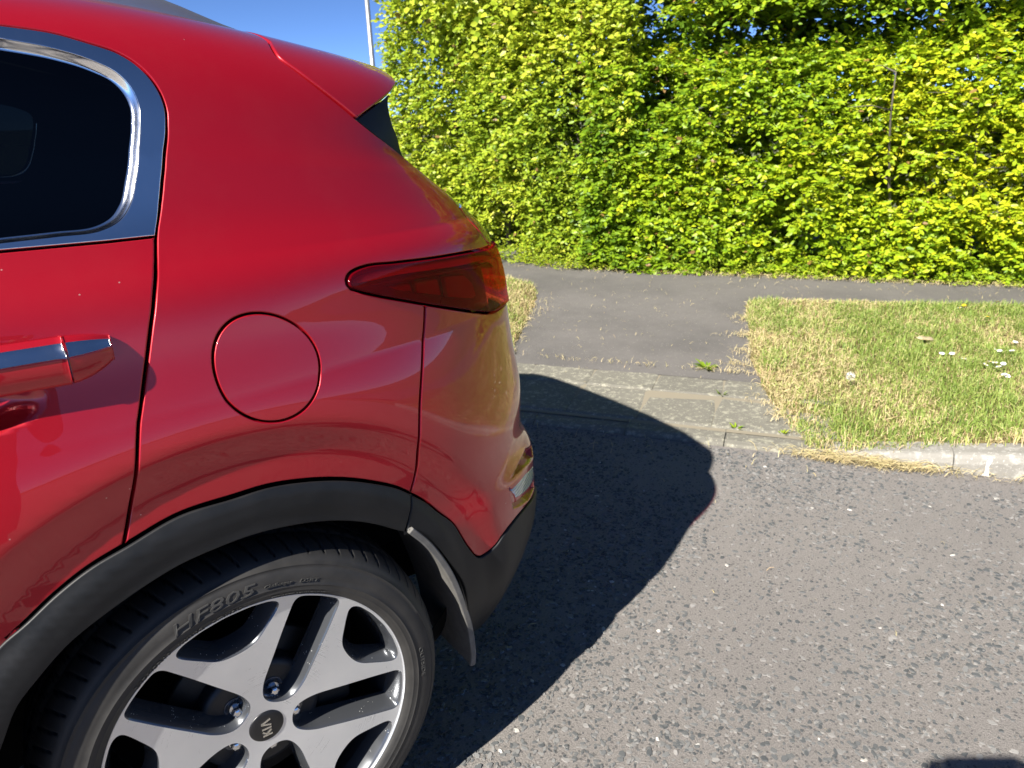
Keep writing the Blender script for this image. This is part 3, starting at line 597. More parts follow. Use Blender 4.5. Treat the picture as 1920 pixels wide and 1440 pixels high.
def make_wheel(parent):
    wh=empty('wheel',(0,0,0),parent=parent); wh['label']='alloy wheel with five machined Y spokes and black low-profile tyre'
    wins=[rot2(W1,math.radians(62+72*k)) for k in range(5)]+[rot2(W2,math.radians(26+72*k)) for k in range(5)]
    ccw=lambda P: P if np.sum(P[:,0]*np.roll(P[:,1],-1)-P[:,1]*np.roll(P[:,0],-1))>0 else P[::-1]
    wins=[ccw(w) for w in wins]
    circ=lambda r,n: np.array([(r*math.cos(2*math.pi*i/n),r*math.sin(2*math.pi*i/n)) for i in range(n)])
    loops=[circ(.2592,220)]+wins; pts=[];edges=[]
    for L in loops: k=len(pts); pts+=list(L); edges+=[(k+i,k+(i+1)%len(L)) for i in range(len(L))]
    g=np.arange(-.26,.26,.008); G=np.stack(np.meshgrid(g,g),-1).reshape(-1,2); k=np.hypot(*G.T)<.254
    for w in wins: k&=~inside(G,w)
    G=G[k]; d=np.min([pdist(G,w) for w in wins],axis=0); pts+=list(G[d>.003])
    vv,_,ff,_,_,_=delaunay_2d_cdt([Vector(p) for p in pts],edges,[],0,1e-6); vv=np.array([tuple(p) for p in vv]); ff=np.array([t for t in ff if len(t)==3]); cc=vv[ff].mean(1)
    k=np.hypot(*cc.T)<.2592
    for w in wins: k&=~inside(cc,w)
    ff=ff[k]
    to3=lambda P,dy=0.: np.stack([P[:,0],yface(np.hypot(*P.T))+dy,P[:,1]],1)
    V=to3(vv); a2=vv[ff[:,1]]-vv[ff[:,0]]; b2=vv[ff[:,2]]-vv[ff[:,0]]; fl=(a2[:,0]*b2[:,1]-a2[:,1]*b2[:,0])<0; ff[fl]=ff[fl][:,::-1]
    rim=mesh_obj('rim',V,ff,ALLOY,wh,True)
    # painted window walls
    WV=[];WF=[];cnt=0
    for w in wins:
        n=len(w); rr=[]
        for g_,dy in ((-.0004,.0002),(.0008,.0012),(.0030,.005),(.0075,.016),(.0125,.032),(.0140,.042)):
            q,_=inset(w,g_); WV.append(to3(q,dy)); rr.append(cnt); cnt+=n
        for a,b in zip(rr,rr[1:]):
            for i in range(n): j=(i+1)%n; WF.append((a+i,a+j,b+j,b+i))
    mesh_obj('spoke_sides',np.concatenate(WV),WF,DARKPAINT,wh,True)
    V,F=lathe([(.2592,.0042),(.2600,.0015),(.2607,.0),(.2615,.0005),(.2612,.004),(.2595,.012)],240); mesh_obj('rim_lip',V,F,ALLOY,wh,True)
    V,F=lathe([(.262,.006),(.2565,.012),(.249,.030),(.238,.06),(.236,.20),(.258,.215)],120); mesh_obj('rim_barrel',V,F,BARREL,wh,True)
    hp=[(.0,.052),(.095,.052),(.106,.0545),(.110,.062),(.110,.09)]; V,F=lathe(hp,96); mesh_obj('hub_plate',V,F,BARREL,wh,True)
    V,F=lathe([(.06,.085),(.155,.085),(.157,.087),(.157,.105),(.06,.107)],96); mesh_obj('brake_disc',V,F,DISC,wh,True)
    cb=bpy.data.objects.new('brake_caliper',box_mesh((.10,.07,-.07),(.175,.14,.07),.012)); cb.data.materials.append(DISC); COL.objects.link(cb); cb.parent=wh
    V,F=lathe([(.0,.200),(.236,.200)],60); mesh_obj('rim_back',V,F,MATTE,wh,True)
    for k in range(5):
        a=math.radians(62+72*k); c=(.0575*math.cos(a),.0575*math.sin(a)); bm=bmesh.new()
        def ring(r,y,n=6,ph=0): return [bm.verts.new((c[0]+r*math.cos(2*math.pi*i/n+ph),y,c[1]+r*math.sin(2*math.pi*i/n+ph))) for i in range(n)]
        rs=[ring(.0105,.052,18),ring(.0105,.046,18)]
        rs2=[ring(.0088,.047),ring(.0088,.0345),ring(.0072,.0325),ring(.0045,.0315)]
        for R in (rs,rs2):
            for p,q in zip(R,R[1:]):
                n=len(p)
                for i in range(n): bm.faces.new((p[i],p[(i+1)%n],q[(i+1)%n],q[i]))
            bm.faces.new(R[-1])
        bmesh.ops.recalc_face_normals(bm,faces=bm.faces[:]); bm_obj('lug_nut',bm,NUT,wh,False)
        V,F=lathe([(.0125,.0515),(.0165,.0505),(.0175,.0500),(.0185,.0505),(.0185,.053)],28); V=V+np.array([c[0],0,c[1]]); mesh_obj('lug_seat',V,F,DARKPAINT,wh,True)
    V,F=lathe([(.0,.0185),(.020,.0188),(.0285,.0198),(.0302,.0212),(.0306,.024)],72); cap=mesh_obj('hub_cap',V,F,CAPBLK,wh,True)
    # cap letters (text runs upward, letter tops to the front of the car)
    st=.0034; H=.0125
    def quad(bm,a,b,t):
        a=np.array(a);b=np.array(b); d=b-a; d/=np.hypot(*d); n=np.array([-d[1],d[0]])*t/2
        P=[a+n,a-n,b-n,b+n]
        P=[(-q[1],q[0]) for q in P]               # quarter turn
        f=[bm.verts.new((x-.0010,.0178,z-.002)) for x,z in P]; g_=[bm.verts.new((x-.0010,.0190,z-.002)) for x,z in P]
        bm.faces.new(f); [bm.faces.new((f[i],g_[i],g_[(i+1)%4],f[(i+1)%4])) for i in range(4)]
    bm=bmesh.new()
    h=H/2+.002
    quad(bm,(-.0150,-h),(-.0150,h),st); quad(bm,(-.0140,-.0015),(-.0068,h-.0006),st*.9); quad(bm,(-.0122,.0008),(-.0062,-h+.0006),st*.9)
    quad(bm,(-.0012,-h),(-.0012,h),st)
    quad(bm,(.0040,-h),(.0100,h),st*.95); quad(bm,(.0100,h),(.0160,-h),st*.95)
    bmesh.ops.recalc_face_normals(bm,faces=bm.faces[:]); bm_obj('cap_lettering',bm,CAPLET,wh,False)
    # tyre
    prof=[(.2585,.012),(.2600,.0045),(.2620,.0),(.2650,-.0040),(.2700,-.0072),(.2735,-.0086),(.2742,-.0094),(.2752,-.0094),(.2760,-.0092),(.2820,-.0106),(.2830,-.0108),(.2836,-.0117),(.2846,-.0117),(.2852,-.0108),(.2950,-.0112),(.3050,-.0098),(.3120,-.0072),(.3170,-.0043),(.3176,-.0050),(.3186,-.0044),(.3190,-.0030),(.3250,.0012),(.3295,.0056),(.3320,.0092),(.3345,.0130),(.3370,.0175),(.3400,.0240),(.3430,.0310),(.3455,.0385),(.3475,.0470),(.3485,.0540),(.3488,.0570),(.3410,.0585),(.3410,.0655),(.3492,.0670),(.3508,.085),(.3512,.098),(.3430,.0995),(.3430,.1075),(.3513,.109),(.3512,.125),(.3430,.1265),(.3430,.1345),(.3508,.136),(.3490,.158),(.3410,.160),(.3410,.166),(.3485,.168),(.3455,.19),(.338,.209),(.325,.222),(.300,.232),(.275,.226),(.258,.215)]
    p=np.array(prof); N=1296; a=np.arange(N)*2*math.pi/N
    R=np.broadcast_to(p[:,0],(N,len(p))).copy(); Y=np.broadcast_to(p[:,1],(N,len(p))).copy()
    sp=N//72; ph=(np.arange(N)%sp); grv=(ph<2); big=((np.arange(N)//sp)%1==0)
    k=((p[:,1]>.012)&(p[:,1]<.056)&(p[:,0]>.334)); 
    for j in np.where(k)[0]:
        sh=int((p[j,1]-.012)*260); R[:,j]-=np.roll(grv,sh)*.0048
    k2=((p[:,1]>.06)&(p[:,1]<.165)&(p[:,0]>.348))
    for j in np.where(k2)[0]: R[:,j]-=np.roll((np.arange(N)%(sp*1))<2,int(p[j,1]*300))*.004
    # small moulded nicks on the shoulder ring
    V=np.stack([np.cos(a)[:,None]*R,Y,np.sin(a)[:,None]*R],-1).reshape(-1,3)
    dust=np.broadcast_to(np.interp(p[:,0]+p[:,1],[.24,.27,.30,.33,.36,.40],[.5,.6,.55,.6,.12,.0]),(N,len(p))).ravel()  # sidewall dust; faded out on the tread, darkening it as wheel-arch shade
    mesh_obj('tyre',V,grid_faces(N,len(p),True),RUBBER,wh,True,attrs={'dust':dust})
    # raised lettering
    def text(s,a0,a1,r0,h,raise_=.0010,shear=0.):
        cu=bpy.data.curves.new('t','FONT'); cu.body=s; cu.size=1; cu.shear=shear; cu.resolution_u=2; to=bpy.data.objects.new('t',cu); COL.objects.link(to)
        dg=bpy.context.evaluated_depsgraph_get(); dg.update(); me=to.evaluated_get(dg).to_mesh()
        v=np.array([q.co[:] for q in me.vertices]); f=[tuple(q.vertices) for q in me.polygons]
        to.evaluated_get(dg).to_mesh_clear(); bpy.data.objects.remove(to); bpy.data.curves.remove(cu)
        if not len(v): return None
        x=(v[:,0]-v[:,0].min())/(v[:,0].max()-v[:,0].min()); y=v[:,1]/.73
        ang=np.radians(a0+(a1-a0)*x); r=r0+h*y; yy=np.interp(r,p[:22,0],p[:22,1])-raise_
        return np.stack([r*np.cos(ang),yy,r*np.sin(ang)],1),f
    for s,a0,a1,r0,h,sh in (('HF805',113,87,.2868,.0200,.25),('Challenger',84.5,75.5,.2905,.0060,.3),('DSRT',73,66.5,.2905,.0065,.2),('245/45R19',132,117,.2640,.0075,0),('102W XL',114,105,.2645,.0075,0),('EXTRA LOAD',102,92,.2650,.0062,0),('STEEL BELTED RADIAL TUBELESS',82,62,.2655,.0048,0),('OUTSIDE',8,-5,.2905,.0085,0)):
        q=text(s,a0,a1,r0,h,.0011,sh)
        if not q: continue
        o=mesh_obj('tyre_lettering',q[0],q[1],LETTER,wh,False); so=o.modifiers.new('s','SOLIDIFY'); so.thickness=.0012; so.offset=0
    return wh
wheel=make_wheel(car); wheel.location=(.0015,0,.385)
def copy_tree(o,parent):
    c=o.copy(); COL.objects.link(c); c.parent=parent
    for ch in list(o.children): copy_tree(ch,c)
    return c
for x,y,rz in ((-2.67,0,0),(.0015,2*YC,math.pi),(-2.67,2*YC,math.pi)):
    c=copy_tree(wheel,car); c.location=(x,y,.385); c.rotation_euler=(0,0,rz)
# ------------------------------------------------------------------ ground (s runs along the kerb, m away from the road)
KO=np.array([1.627,1.483]); KT=np.array([.5631,-.8264]); KM=np.array([.8264,.5631]); KANG=math.atan2(KT[1],KT[0])
def K(s,m): s=np.asarray(s,float); m=np.asarray(m,float); return KO[0]+KT[0]*s+KM[0]*m, KO[1]+KT[1]*s+KM[1]*m
def K3(s,m,z): x,y=K(s,m); return np.stack([x,y,np.broadcast_to(z,np.shape(x))],-1)
def vnoise(x,y,seed=0):
    x=np.asarray(x,float);y=np.asarray(y,float); xi=np.floor(x).astype(np.int64);yi=np.floor(y).astype(np.int64);fx=x-xi;fy=y-yi; fx=fx*fx*(3-2*fx);fy=fy*fy*(3-2*fy)
    def hsh(a,b): 
        h=(a*374761393+b*668265263+seed*974711)&0x7fffffff; h=((h^(h>>13))*1274126177)&0x7fffffff; return ((h^(h>>16))&0xffff)/65535.
    return (hsh(xi,yi)*(1-fx)+hsh(xi+1,yi)*fx)*(1-fy)+(hsh(xi,yi+1)*(1-fx)+hsh(xi+1,yi+1)*fx)*fy
def fbm(x,y,seed=0,o=4):
    r=0;a=.5
    for k in range(o): r=r+a*vnoise(x*2**k,y*2**k,seed+k); a*=.5
    return r/(1-.5**o)
# --- materials
ROAD=mat('road_asphalt',(.2,.19,.18),.85,Specular_IOR_Level=.3); nb=NB(ROAD); c=nb.coord()
big=nb.noise(1.3,5,.6,c); mid=nb.noise(22,5,.7,c); fin=nb.noise(190,4,.75,c)
vo=nb.n('ShaderNodeTexVoronoi'); vo.inputs['Scale'].default_value=95; nb.l(c,vo.inputs['Vector'])
vs=nb.n('ShaderNodeTexVoronoi'); vs.inputs['Scale'].default_value=60; nb.l(c,vs.inputs['Vector'])
base=nb.mix(mid,(.195,.180,.168),(.335,.309,.289)); base=nb.mix(nb.ramp(big,[(.35,(0,0,0)),(.7,(1,1,1))]),base,(.245,.226,.212))
sv=nb.n('ShaderNodeSeparateColor'); nb.l(vo.outputs['Color'],sv.inputs[0])
dark=nb.math('MULTIPLY',nb.math('LESS_THAN',vo.outputs['Distance'],.33),nb.math('GREATER_THAN',sv.outputs[0],.62))
base=nb.mix(nb.math('MULTIPLY',dark,.75),base,(.085,.085,.085))
s2=nb.n('ShaderNodeSeparateColor'); nb.l(vs.outputs['Color'],s2.inputs[0])
wht=nb.math('MULTIPLY',nb.math('LESS_THAN',vs.outputs['Distance'],.13),nb.math('GREATER_THAN',s2.outputs[0],.93))
base=nb.mix(nb.math('MULTIPLY',wht,.25),base,(.45,.43,.40)); base=nb.mix(nb.ramp(fin,[(.42,(0,0,0)),(.66,(.6,.6,.6))]),base,(.125,.116,.110))
set_in(nb,Base_Color=base,Normal=nb.bump(nb.math('ADD',fin,nb.math('MULTIPLY',dark,.6)),.8,.008))
PATHM=mat('path_asphalt',(.1,.1,.1),.88,Specular_IOR_Level=.3); nb=NB(PATHM); c=nb.coord()
mid=nb.noise(9,6,.7,c); fin=nb.noise(210,4,.75,c); vs=nb.n('ShaderNodeTexVoronoi'); vs.inputs['Scale'].default_value=75; nb.l(c,vs.inputs['Vector']); s2=nb.n('ShaderNodeSeparateColor'); nb.l(vs.outputs['Color'],s2.inputs[0])
wht=nb.math('MULTIPLY',nb.math('LESS_THAN',vs.outputs['Distance'],.22),nb.math('GREATER_THAN',s2.outputs[0],.80))
base=nb.mix(mid,(.145,.135,.128),(.220,.204,.193)); base=nb.mix(nb.ramp(nb.noise(1.6,6,.65,c),[(.40,(0,0,0)),(.66,(.7,.7,.7))]),base,(.115,.109,.105)); base=nb.mix(nb.math('MULTIPLY',fin,.5),base,(.065,.061,.060)); base=nb.mix(nb.math('MULTIPLY',wht,.8),base,(.30,.28,.25))
set_in(nb,Base_Color=base,Normal=nb.bump(fin,.5,.006))
def concrete(name,c0,c1,c2,scale=12):
    M_=mat(name,c0,.85,Specular_IOR_Level=.3); nb=NB(M_); c=nb.coord('Object'); oi=nb.n('ShaderNodeObjectInfo')
    geo=nb.n('ShaderNodeNewGeometry').outputs['Position']
    mid=nb.noise(scale,6,.7,geo); fin=nb.noise(260,4,.7,geo); lich=nb.noise(34,5,.65,geo); st=nb.noise(90,3,.6,geo)
    base=nb.mix(mid,c0,c1); base=nb.mix(nb.ramp(lich,[(.52,(0,0,0)),(.66,(1,1,1))]),base,c2); base=nb.mix(nb.ramp(st,[(.62,(0,0,0)),(.68,(1,1,1))]),base,tuple(min(1,x*1.25) for x in c2))
    base=nb.mix(nb.math('MULTIPLY',fin,.45),base,tuple(x*.35 for x in c0)); base=nb.mix(nb.math('MULTIPLY',oi.outputs['Random'],.22),base,(.10,.095,.085))
    set_in(nb,Base_Color=base,Normal=nb.bump(fin,.45,.004)); return M_
SLAB=concrete('paver_concrete',(.17,.162,.138),(.27,.255,.21),(.44,.42,.33))
KERBM=concrete('kerb_concrete',(.27,.255,.225),(.42,.40,.36),(.56,.54,.49),7)
SOIL=mat('verge_soil',(.12,.09,.05),.95,Specular_IOR_Level=.1); nb=NB(SOIL); c=nb.coord(); n1=nb.noise(30,6,.7,c); n2=nb.noise(3,5,.6,c)
set_in(nb,Base_Color=nb.mix(n2,nb.mix(n1,(.05,.055,.018),(.14,.14,.04)),nb.mix(n1,(.16,.115,.055),(.34,.26,.13))),Normal=nb.bump(n1,.8,.02))
GRM=mat('far_ground',(.10,.12,.045),.95); nb=NB(GRM); set_in(nb,Base_Color=nb.mix(nb.noise(.15,6,.6,nb.coord()),(.07,.10,.03),(.16,.15,.07)))
# --- sheets
R_=1500; g=mesh_obj('ground',[(-R_,-R_,-.06),(R_,-R_,-.06),(R_,R_,-.06),(-R_,R_,-.06)],[(0,1,2,3)],GRM,None,False); g['kind']='structure'
ss=np.concatenate([[-90,-40,-20,-10],np.linspace(-6,6,13),[10,20,40,90]]); mm=np.array([-40,-20,-9.,-6,-3,-1,.02])
V=K3(*np.meshgrid(ss,mm,indexing='ij'),0.); V=V.reshape(-1,3); road=mesh_obj('road',V,grid_faces(len(ss),len(mm)),ROAD,None,False); road['kind']='structure'
if True:
    f=road.data.polygons[0]; 
    if f.normal.z<0: road.data.flip_normals()
def path_z(m): return np.interp(m,[.1,.8,2.2,40],[.028,.050,.095,.10])
ss=np.concatenate([[-40,-20,-10],np.linspace(-5,8,66),[20,40]]); mm=np.linspace(.70,4.2,36)
SS,MM=np.meshgrid(ss,mm,indexing='ij'); V=K3(SS,MM,0.); V[...,2]=path_z(MM)+.006*(fbm(SS*1.7,MM*1.7,3)-.5)*np.clip((MM-.82)*8,0,1); pth=mesh_obj('footpath',V.reshape(-1,3),grid_faces(len(ss),len(mm)),PATHM,None,True); pth['kind']='structure'
if pth.data.polygons[0].normal.z<0: pth.data.flip_normals()
# --- kerb stones
kerb=empty('kerb',(KO[0],KO[1],0),KANG); kerb['kind']='structure'
def kerb_h(s): return np.interp(s,[1.31,1.95,2.3],[.020,.096,.108])
def kerb_stone(s0,s1,nm='kerb_stone'):
    ns=7; V=[]; g=.0012; sj=rng.normal(0,.0015); zj=rng.normal(0,.0012)
    for s in np.linspace(s0+g,s1-g,ns):
        h=float(kerb_h(s))+zj; b=min(.028,.5*h)+.002
        prof=[(0,-.12),(0.0,max(.004,h-b-.004)),(.006,h-b*.55),(.022 if h<.05 else .016,h-.0035),(.030,h),(.125,h+.001),(.125,-.12)]
        for (m,z) in prof: V.append((s,m+sj+rng.normal(0,.0007),z+rng.normal(0,.0006)))
    n=7; F=[tuple(f[::-1]) for f in grid_faces(ns,n)]+[tuple(range(n)),tuple(range((ns-1)*n,ns*n))[::-1]]
    # local frame: s along +x, m along the left normal of KT
    V=np.array(V); V[:,1]*=MS
    if MS<0: F=[f[::-1] for f in F]
    o=mesh_obj(nm,V,F,KERBM if s0>1.25 else SLAB,kerb,False); bvl=o.modifiers.new('b','BEVEL'); bvl.width=.004; bvl.segments=2; bvl.limit_method='ANGLE'; return o
MS=1. if (-KT[1]*KM[0]+KT[0]*KM[1])>0 else -1.
js=[.472+.42*k for k in range(-9,2)]+[1.312,1.735]+[2.16+.915*k for k in range(0,6)]
for a,b in zip(js,js[1:]): ks=kerb_stone(a,b); 
PAINTW=mat('white_paint',(.80,.79,.76),.6)
V=[];
for i,z in enumerate(np.linspace(.002,.080,9)):
    cx=1.846+.002*math.sin(i*1.1)+.006*i/8; w_=.006+.0015*math.sin(i*1.3)+(.006 if i==0 else 0)
    for d in (-w_,w_): V.append((cx+d,MS*(-.003-.001*i/8+ (.004 if i==8 else 0)),z))
pm=mesh_obj('paint_mark',V,[(2*i,2*i+1,2*i+3,2*i+2) for i in range(8)],PAINTW,kerb,False); so=pm.modifiers.new('s','SOLIDIFY'); so.thickness=.0012
# --- pavers of the dropped crossing
pav=empty('crossing_pavers',(KO[0],KO[1],0),KANG); pav['kind']='structure'
def paver(s0,s1,m0,m1):
    g=.0012; z0,z1=float(path_z(m0)),float(path_z(m1)); t=rng.normal(0,.0015,4); V=[]
    nx,ny=4,4
    for i in range(nx):
        for j in range(ny):
            u,v=i/(nx-1),j/(ny-1); e=.0035 if (i in(0,nx-1) or j in (0,ny-1)) else 0
            s=s0+g+(s1-s0-2*g)*[0,.05,.95,1][i]; m=m0+g+(m1-m0-2*g)*[0,.05,.95,1][j]
            V.append((s,m*MS,z0+(z1-z0)*v+t[0]*(1-u)*(1-v)+t[1]*u*(1-v)+t[2]*(1-u)*v+t[3]*u*v-e))
    F=[tuple(f) for f in grid_faces(nx,ny)]; n=len(V)
    rim_=[i*ny for i in range(nx)]+[(nx-1)*ny+j for j in range(1,ny)]+[i*ny+ny-1 for i in range(nx-2,-1,-1)]+[j for j in range(ny-2,0,-1)]
    for q in rim_: V.append((V[q][0],V[q][1],V[q][2]-.05))
    L=len(rim_); F+=[(rim_[i],rim_[(i+1)%L],n+(i+1)%L,n+i) for i in range(L)]
    if MS<0: F=[f[::-1] for f in F]
    mesh_obj('paver',V,F,SLAB,pav,False)
for r,(m0,m1) in enumerate(((.127,.485),(.485,.80))):
    for k in range(-6,4):
        s0=.165+.333*k+(.0 if r else .0)+.028*(m0-.3); paver(s0,s0+.333,m0,m1)
JOINT=mat('joint_sand',(.24,.21,.155),.95); V=K3(*np.meshgrid([-3.3,1.5],[.10,.82],indexing='ij'),0.); V[...,2]=path_z(np.array([[.10,.82],[.10,.82]]))-.0035
jb=mesh_obj('paver_bed',V.reshape(-1,3),grid_faces(2,2),JOINT,None,False); jb['kind']='structure'
if jb.data.polygons[0].normal.z<0: jb.data.flip_normals()
# --- verges
RB=np.array([(.0,1.33),(.05,1.20),(.18,1.15),(.35,1.10),(.6,1.03),(.85,.97),(1.3,.915),(1.8,.865),(2.10,.835),(2.24,.93)])
LB=np.array([(.80,-.345),(1.0,-.40),(1.6,-.50),(2.1,-.62),(2.35,-.72),(2.48,-.93)])
def wob(s,m): return .035*(fbm(np.asarray(s)*9,np.asarray(m)*9,11)-.5)
def right_edge(m): return np.interp(m,RB[:,0],RB[:,1])
def left_edge(m): return np.interp(m,LB[:,0],LB[:,1])
def top_edge_r(s): return np.interp(s,[.83,1.2,2.5,5],[2.17,2.22,2.36,2.5])
def verge_z(s,m,side):
    if side>0:
        zk=kerb_h(s)+.004; z=np.interp(m,[0,.16,.9,3],[0,0,1,1])*(path_z(m)+.022-zk)+zk
        e=np.clip((s-right_edge(m))/.10,0,1); z=np.where(m>.14,np.minimum(z,path_z(m)+.003+.03*e+.10*np.clip((s-right_edge(m))/.5,0,1)),z)
        t=np.clip((top_edge_r(s)-m)/.08,0,1); z=path_z(m)-.004+(z-path_z(m)+.004)*np.maximum(t,.12)
        return z+.012*(fbm(s*5,m*5,21)-.5)
    e=np.clip((left_edge(m)-s)/.10,0,1); return path_z(m)+.003+.022*e+.012*(fbm(s*5,m*5,22)-.5)
u=np.concatenate([np.linspace(0,.35,60),np.linspace(.36,1,40)])
mm=np.linspace(.115,2.52,80); UU,MM=np.meshgrid(u,mm,indexing='ij'); e0=right_edge(MM)+wob(MM,MM*0)*1.5; SS=e0+(8-e0)*UU; ok=MM<=top_edge_r(SS)+.03
Z=verge_z(SS,np.minimum(MM,top_edge_r(SS)),1); MM2=np.minimum(MM,top_edge_r(SS)); Z=np.where(MM>top_edge_r(SS),path_z(MM2)-.01,Z)
vr=mesh_obj('verge',K3(SS,MM2,0)*[1,1,0]+np.stack([0*Z,0*Z,Z],-1) if False else np.concatenate([K3(SS,MM2,0)[...,:2],Z[...,None]],-1).reshape(-1,3),grid_faces(len(u),len(mm)),SOIL,None,True); vr['kind']='structure'
if vr.data.polygons[500].normal.z<0: vr.data.flip_normals()
mm=np.linspace(.80,2.48,60); u=np.linspace(0,1,50)**1.6; UU,MM=np.meshgrid(u,mm,indexing='ij'); e0=left_edge(MM)+wob(MM,MM*0+3)*1.5; SS=e0+(-6-e0)*UU; Z=verge_z(SS,MM,-1)
vl=mesh_obj('verge',np.concatenate([K3(SS,MM,0)[...,:2],Z[...,None]],-1).reshape(-1,3),grid_faces(len(u),len(mm)),SOIL,None,True); vl['kind']='structure'
if vl.data.polygons[500].normal.z<0: vl.data.flip_normals()
# --- chippings pressed into the road
CHIP=mat('road_chipping',(.09,.09,.09),.75,Specular_IOR_Level=.35); nb=NB(CHIP); ta=nb.n('ShaderNodeAttribute',attribute_name='tint').outputs['Fac']
set_in(nb,Base_Color=nb.ramp(ta,[(0,(.075,.080,.083)),(.4,(.150,.152,.150)),(.85,(.285,.270,.255)),(.93,(.42,.40,.36)),(1,(.62,.60,.56))]),Normal=nb.bump(nb.noise(300,3,.6,nb.coord()),.3,.002))
def chips(n,xr,yr,rmin,rmax):
    x=rng.uniform(*xr,n); y=rng.uniform(*yr,n); m=(x-KO[0])*KM[0]+(y-KO[1])*KM[1]; d=fbm(x*2.2,y*2.2,5)
    k=(m<-.015)&(rng.random(n)<np.clip((d-.36)*4,.22,1)); x,y=x[k],y[k]; n=len(x); NS=6
    r=rng.uniform(rmin,rmax,n)*rng.choice([.55,.8,1.,1.],n); el=rng.uniform(.38,.85,n); ro=rng.uniform(0,2*math.pi,n); tl=rng.uniform(0,1,n)
    hgt=rng.uniform(.0006,.0032,n); tx=rng.normal(0,.10,n); ty=rng.normal(0,.10,n)
    a=(np.arange(NS)[None]+rng.uniform(-.28,.28,(n,NS)))*2*math.pi/NS; rr=r[:,None]*rng.uniform(.72,1.05,(n,NS))
    px=np.cos(a)*rr; py=np.sin(a)*rr*el[:,None]; c,s=np.cos(ro)[:,None],np.sin(ro)[:,None]; qx=px*c-py*s; qy=px*s+py*c
    def layer(k_,z): return np.stack([x[:,None]+qx*k_,y[:,None]+qy*k_,np.maximum(z+(qx*tx[:,None]+qy*ty[:,None])*k_,-.004)],-1)
    V=np.concatenate([layer(1.,np.full((n,NS),-.0015)),layer(.84,hgt[:,None]+np.zeros((n,NS)))],1)
    b=(np.arange(n)*2*NS)[:,None]; i=np.arange(NS); j=(i+1)%NS; F=[]
    F=np.concatenate([np.stack([b+o_+i,b+o_+j,b+o_+NS+j,b+o_+NS+i],-1) for o_ in (0,)],1).reshape(-1,4)
    F2=np.stack([b+NS+np.array([0,1,2,3]),b+NS+np.array([0,3,4,5])],1).reshape(-1,4)
    tint=np.repeat(np.where(rng.random(n)<.006,rng.uniform(.9,1,n),rng.random(n)**1.3*.74),2*NS)
    return V.reshape(-1,3),np.concatenate([F,F2]),tint
V,F,tn=chips(70000,(.2,3.6),(-1.9,1.6),.0040,.0125)
ch=mesh_obj('road_chippings',V,F,CHIP,None,False,attrs={'tint':tn}); tag(ch,'dark stone chippings pressed into the worn road surface','chippings',kind='stuff')
# --- grass
GRASS=mat('grass_blade',(.1,.15,.03),.55,Specular_IOR_Level=.3); nb=NB(GRASS); ta=nb.n('ShaderNodeAttribute',attribute_name='tint').outputs['Fac']
set_in(nb,Base_Color=nb.ramp(ta,[(0,(.085,.14,.022)),(.30,(.20,.28,.05)),(.5,(.34,.38,.10)),(.62,(.44,.38,.17)),(.85,(.56,.45,.25)),(1,(.44,.28,.14))]))
nb.b.inputs['Subsurface Weight'].default_value=0
def blades(s,m,z,h,w,lean,tint,az=None):
    n=len(s); x,y=K(s,m); az=rng.uniform(0,2*math.pi,n) if az is None else az
    dx,dy=np.cos(az),np.sin(az); px,py=-dy,dx
    V=np.zeros((n,7,3)); 
    for k,(t,ww) in enumerate(((0,1.),(.45,.85),(.8,.5))):
        bend=lean*t**1.7; zz=z+h*t*np.sqrt(np.clip(1-(lean*t*.85)**2,.02,1)); ox=h*bend; 
        for sgn,q in ((-1,0),(1,1)):
            V[:,2*k+q,0]=x+dx*ox+px*w*ww*sgn/2; V[:,2*k+q,1]=y+dy*ox+py*w*ww*sgn/2; V[:,2*k+q,2]=zz+(w*.25*sgn)*np.sin(az*7)
    V[:,6,0]=x+dx*h*lean; V[:,6,1]=y+dy*h*lean; V[:,6,2]=z+h*np.sqrt(np.clip(1-(lean*.85)**2,.02,1))
    b=(np.arange(n)*7)[:,None]; F=np.concatenate([b+np.array([[0,1,3]]),b+np.array([[0,3,2]]),b+np.array([[2,3,5]]),b+np.array([[2,5,4]]),b+np.array([[4,5,6]])],0)
    return V.reshape(-1,3),F,np.repeat(tint,7)
def dryness(s,m,side):
    """1 = straw, 0 = green: dry at the edges and in patches"""
    if side>0: e=np.minimum.reduce([s-right_edge(m),(m-.02)*1.1,(top_edge_r(s)-m)*1.6])
    else: e=np.minimum(left_edge(m)-s,(2.48-m))
    return np.clip(.85-e*3.4,0,1)*.66+np.clip((fbm(s*3.2,m*3.2,31)-.42)*4,0,1)*.75+np.clip((fbm(s*14,m*14,33)-.52)*3,0,1)*.35
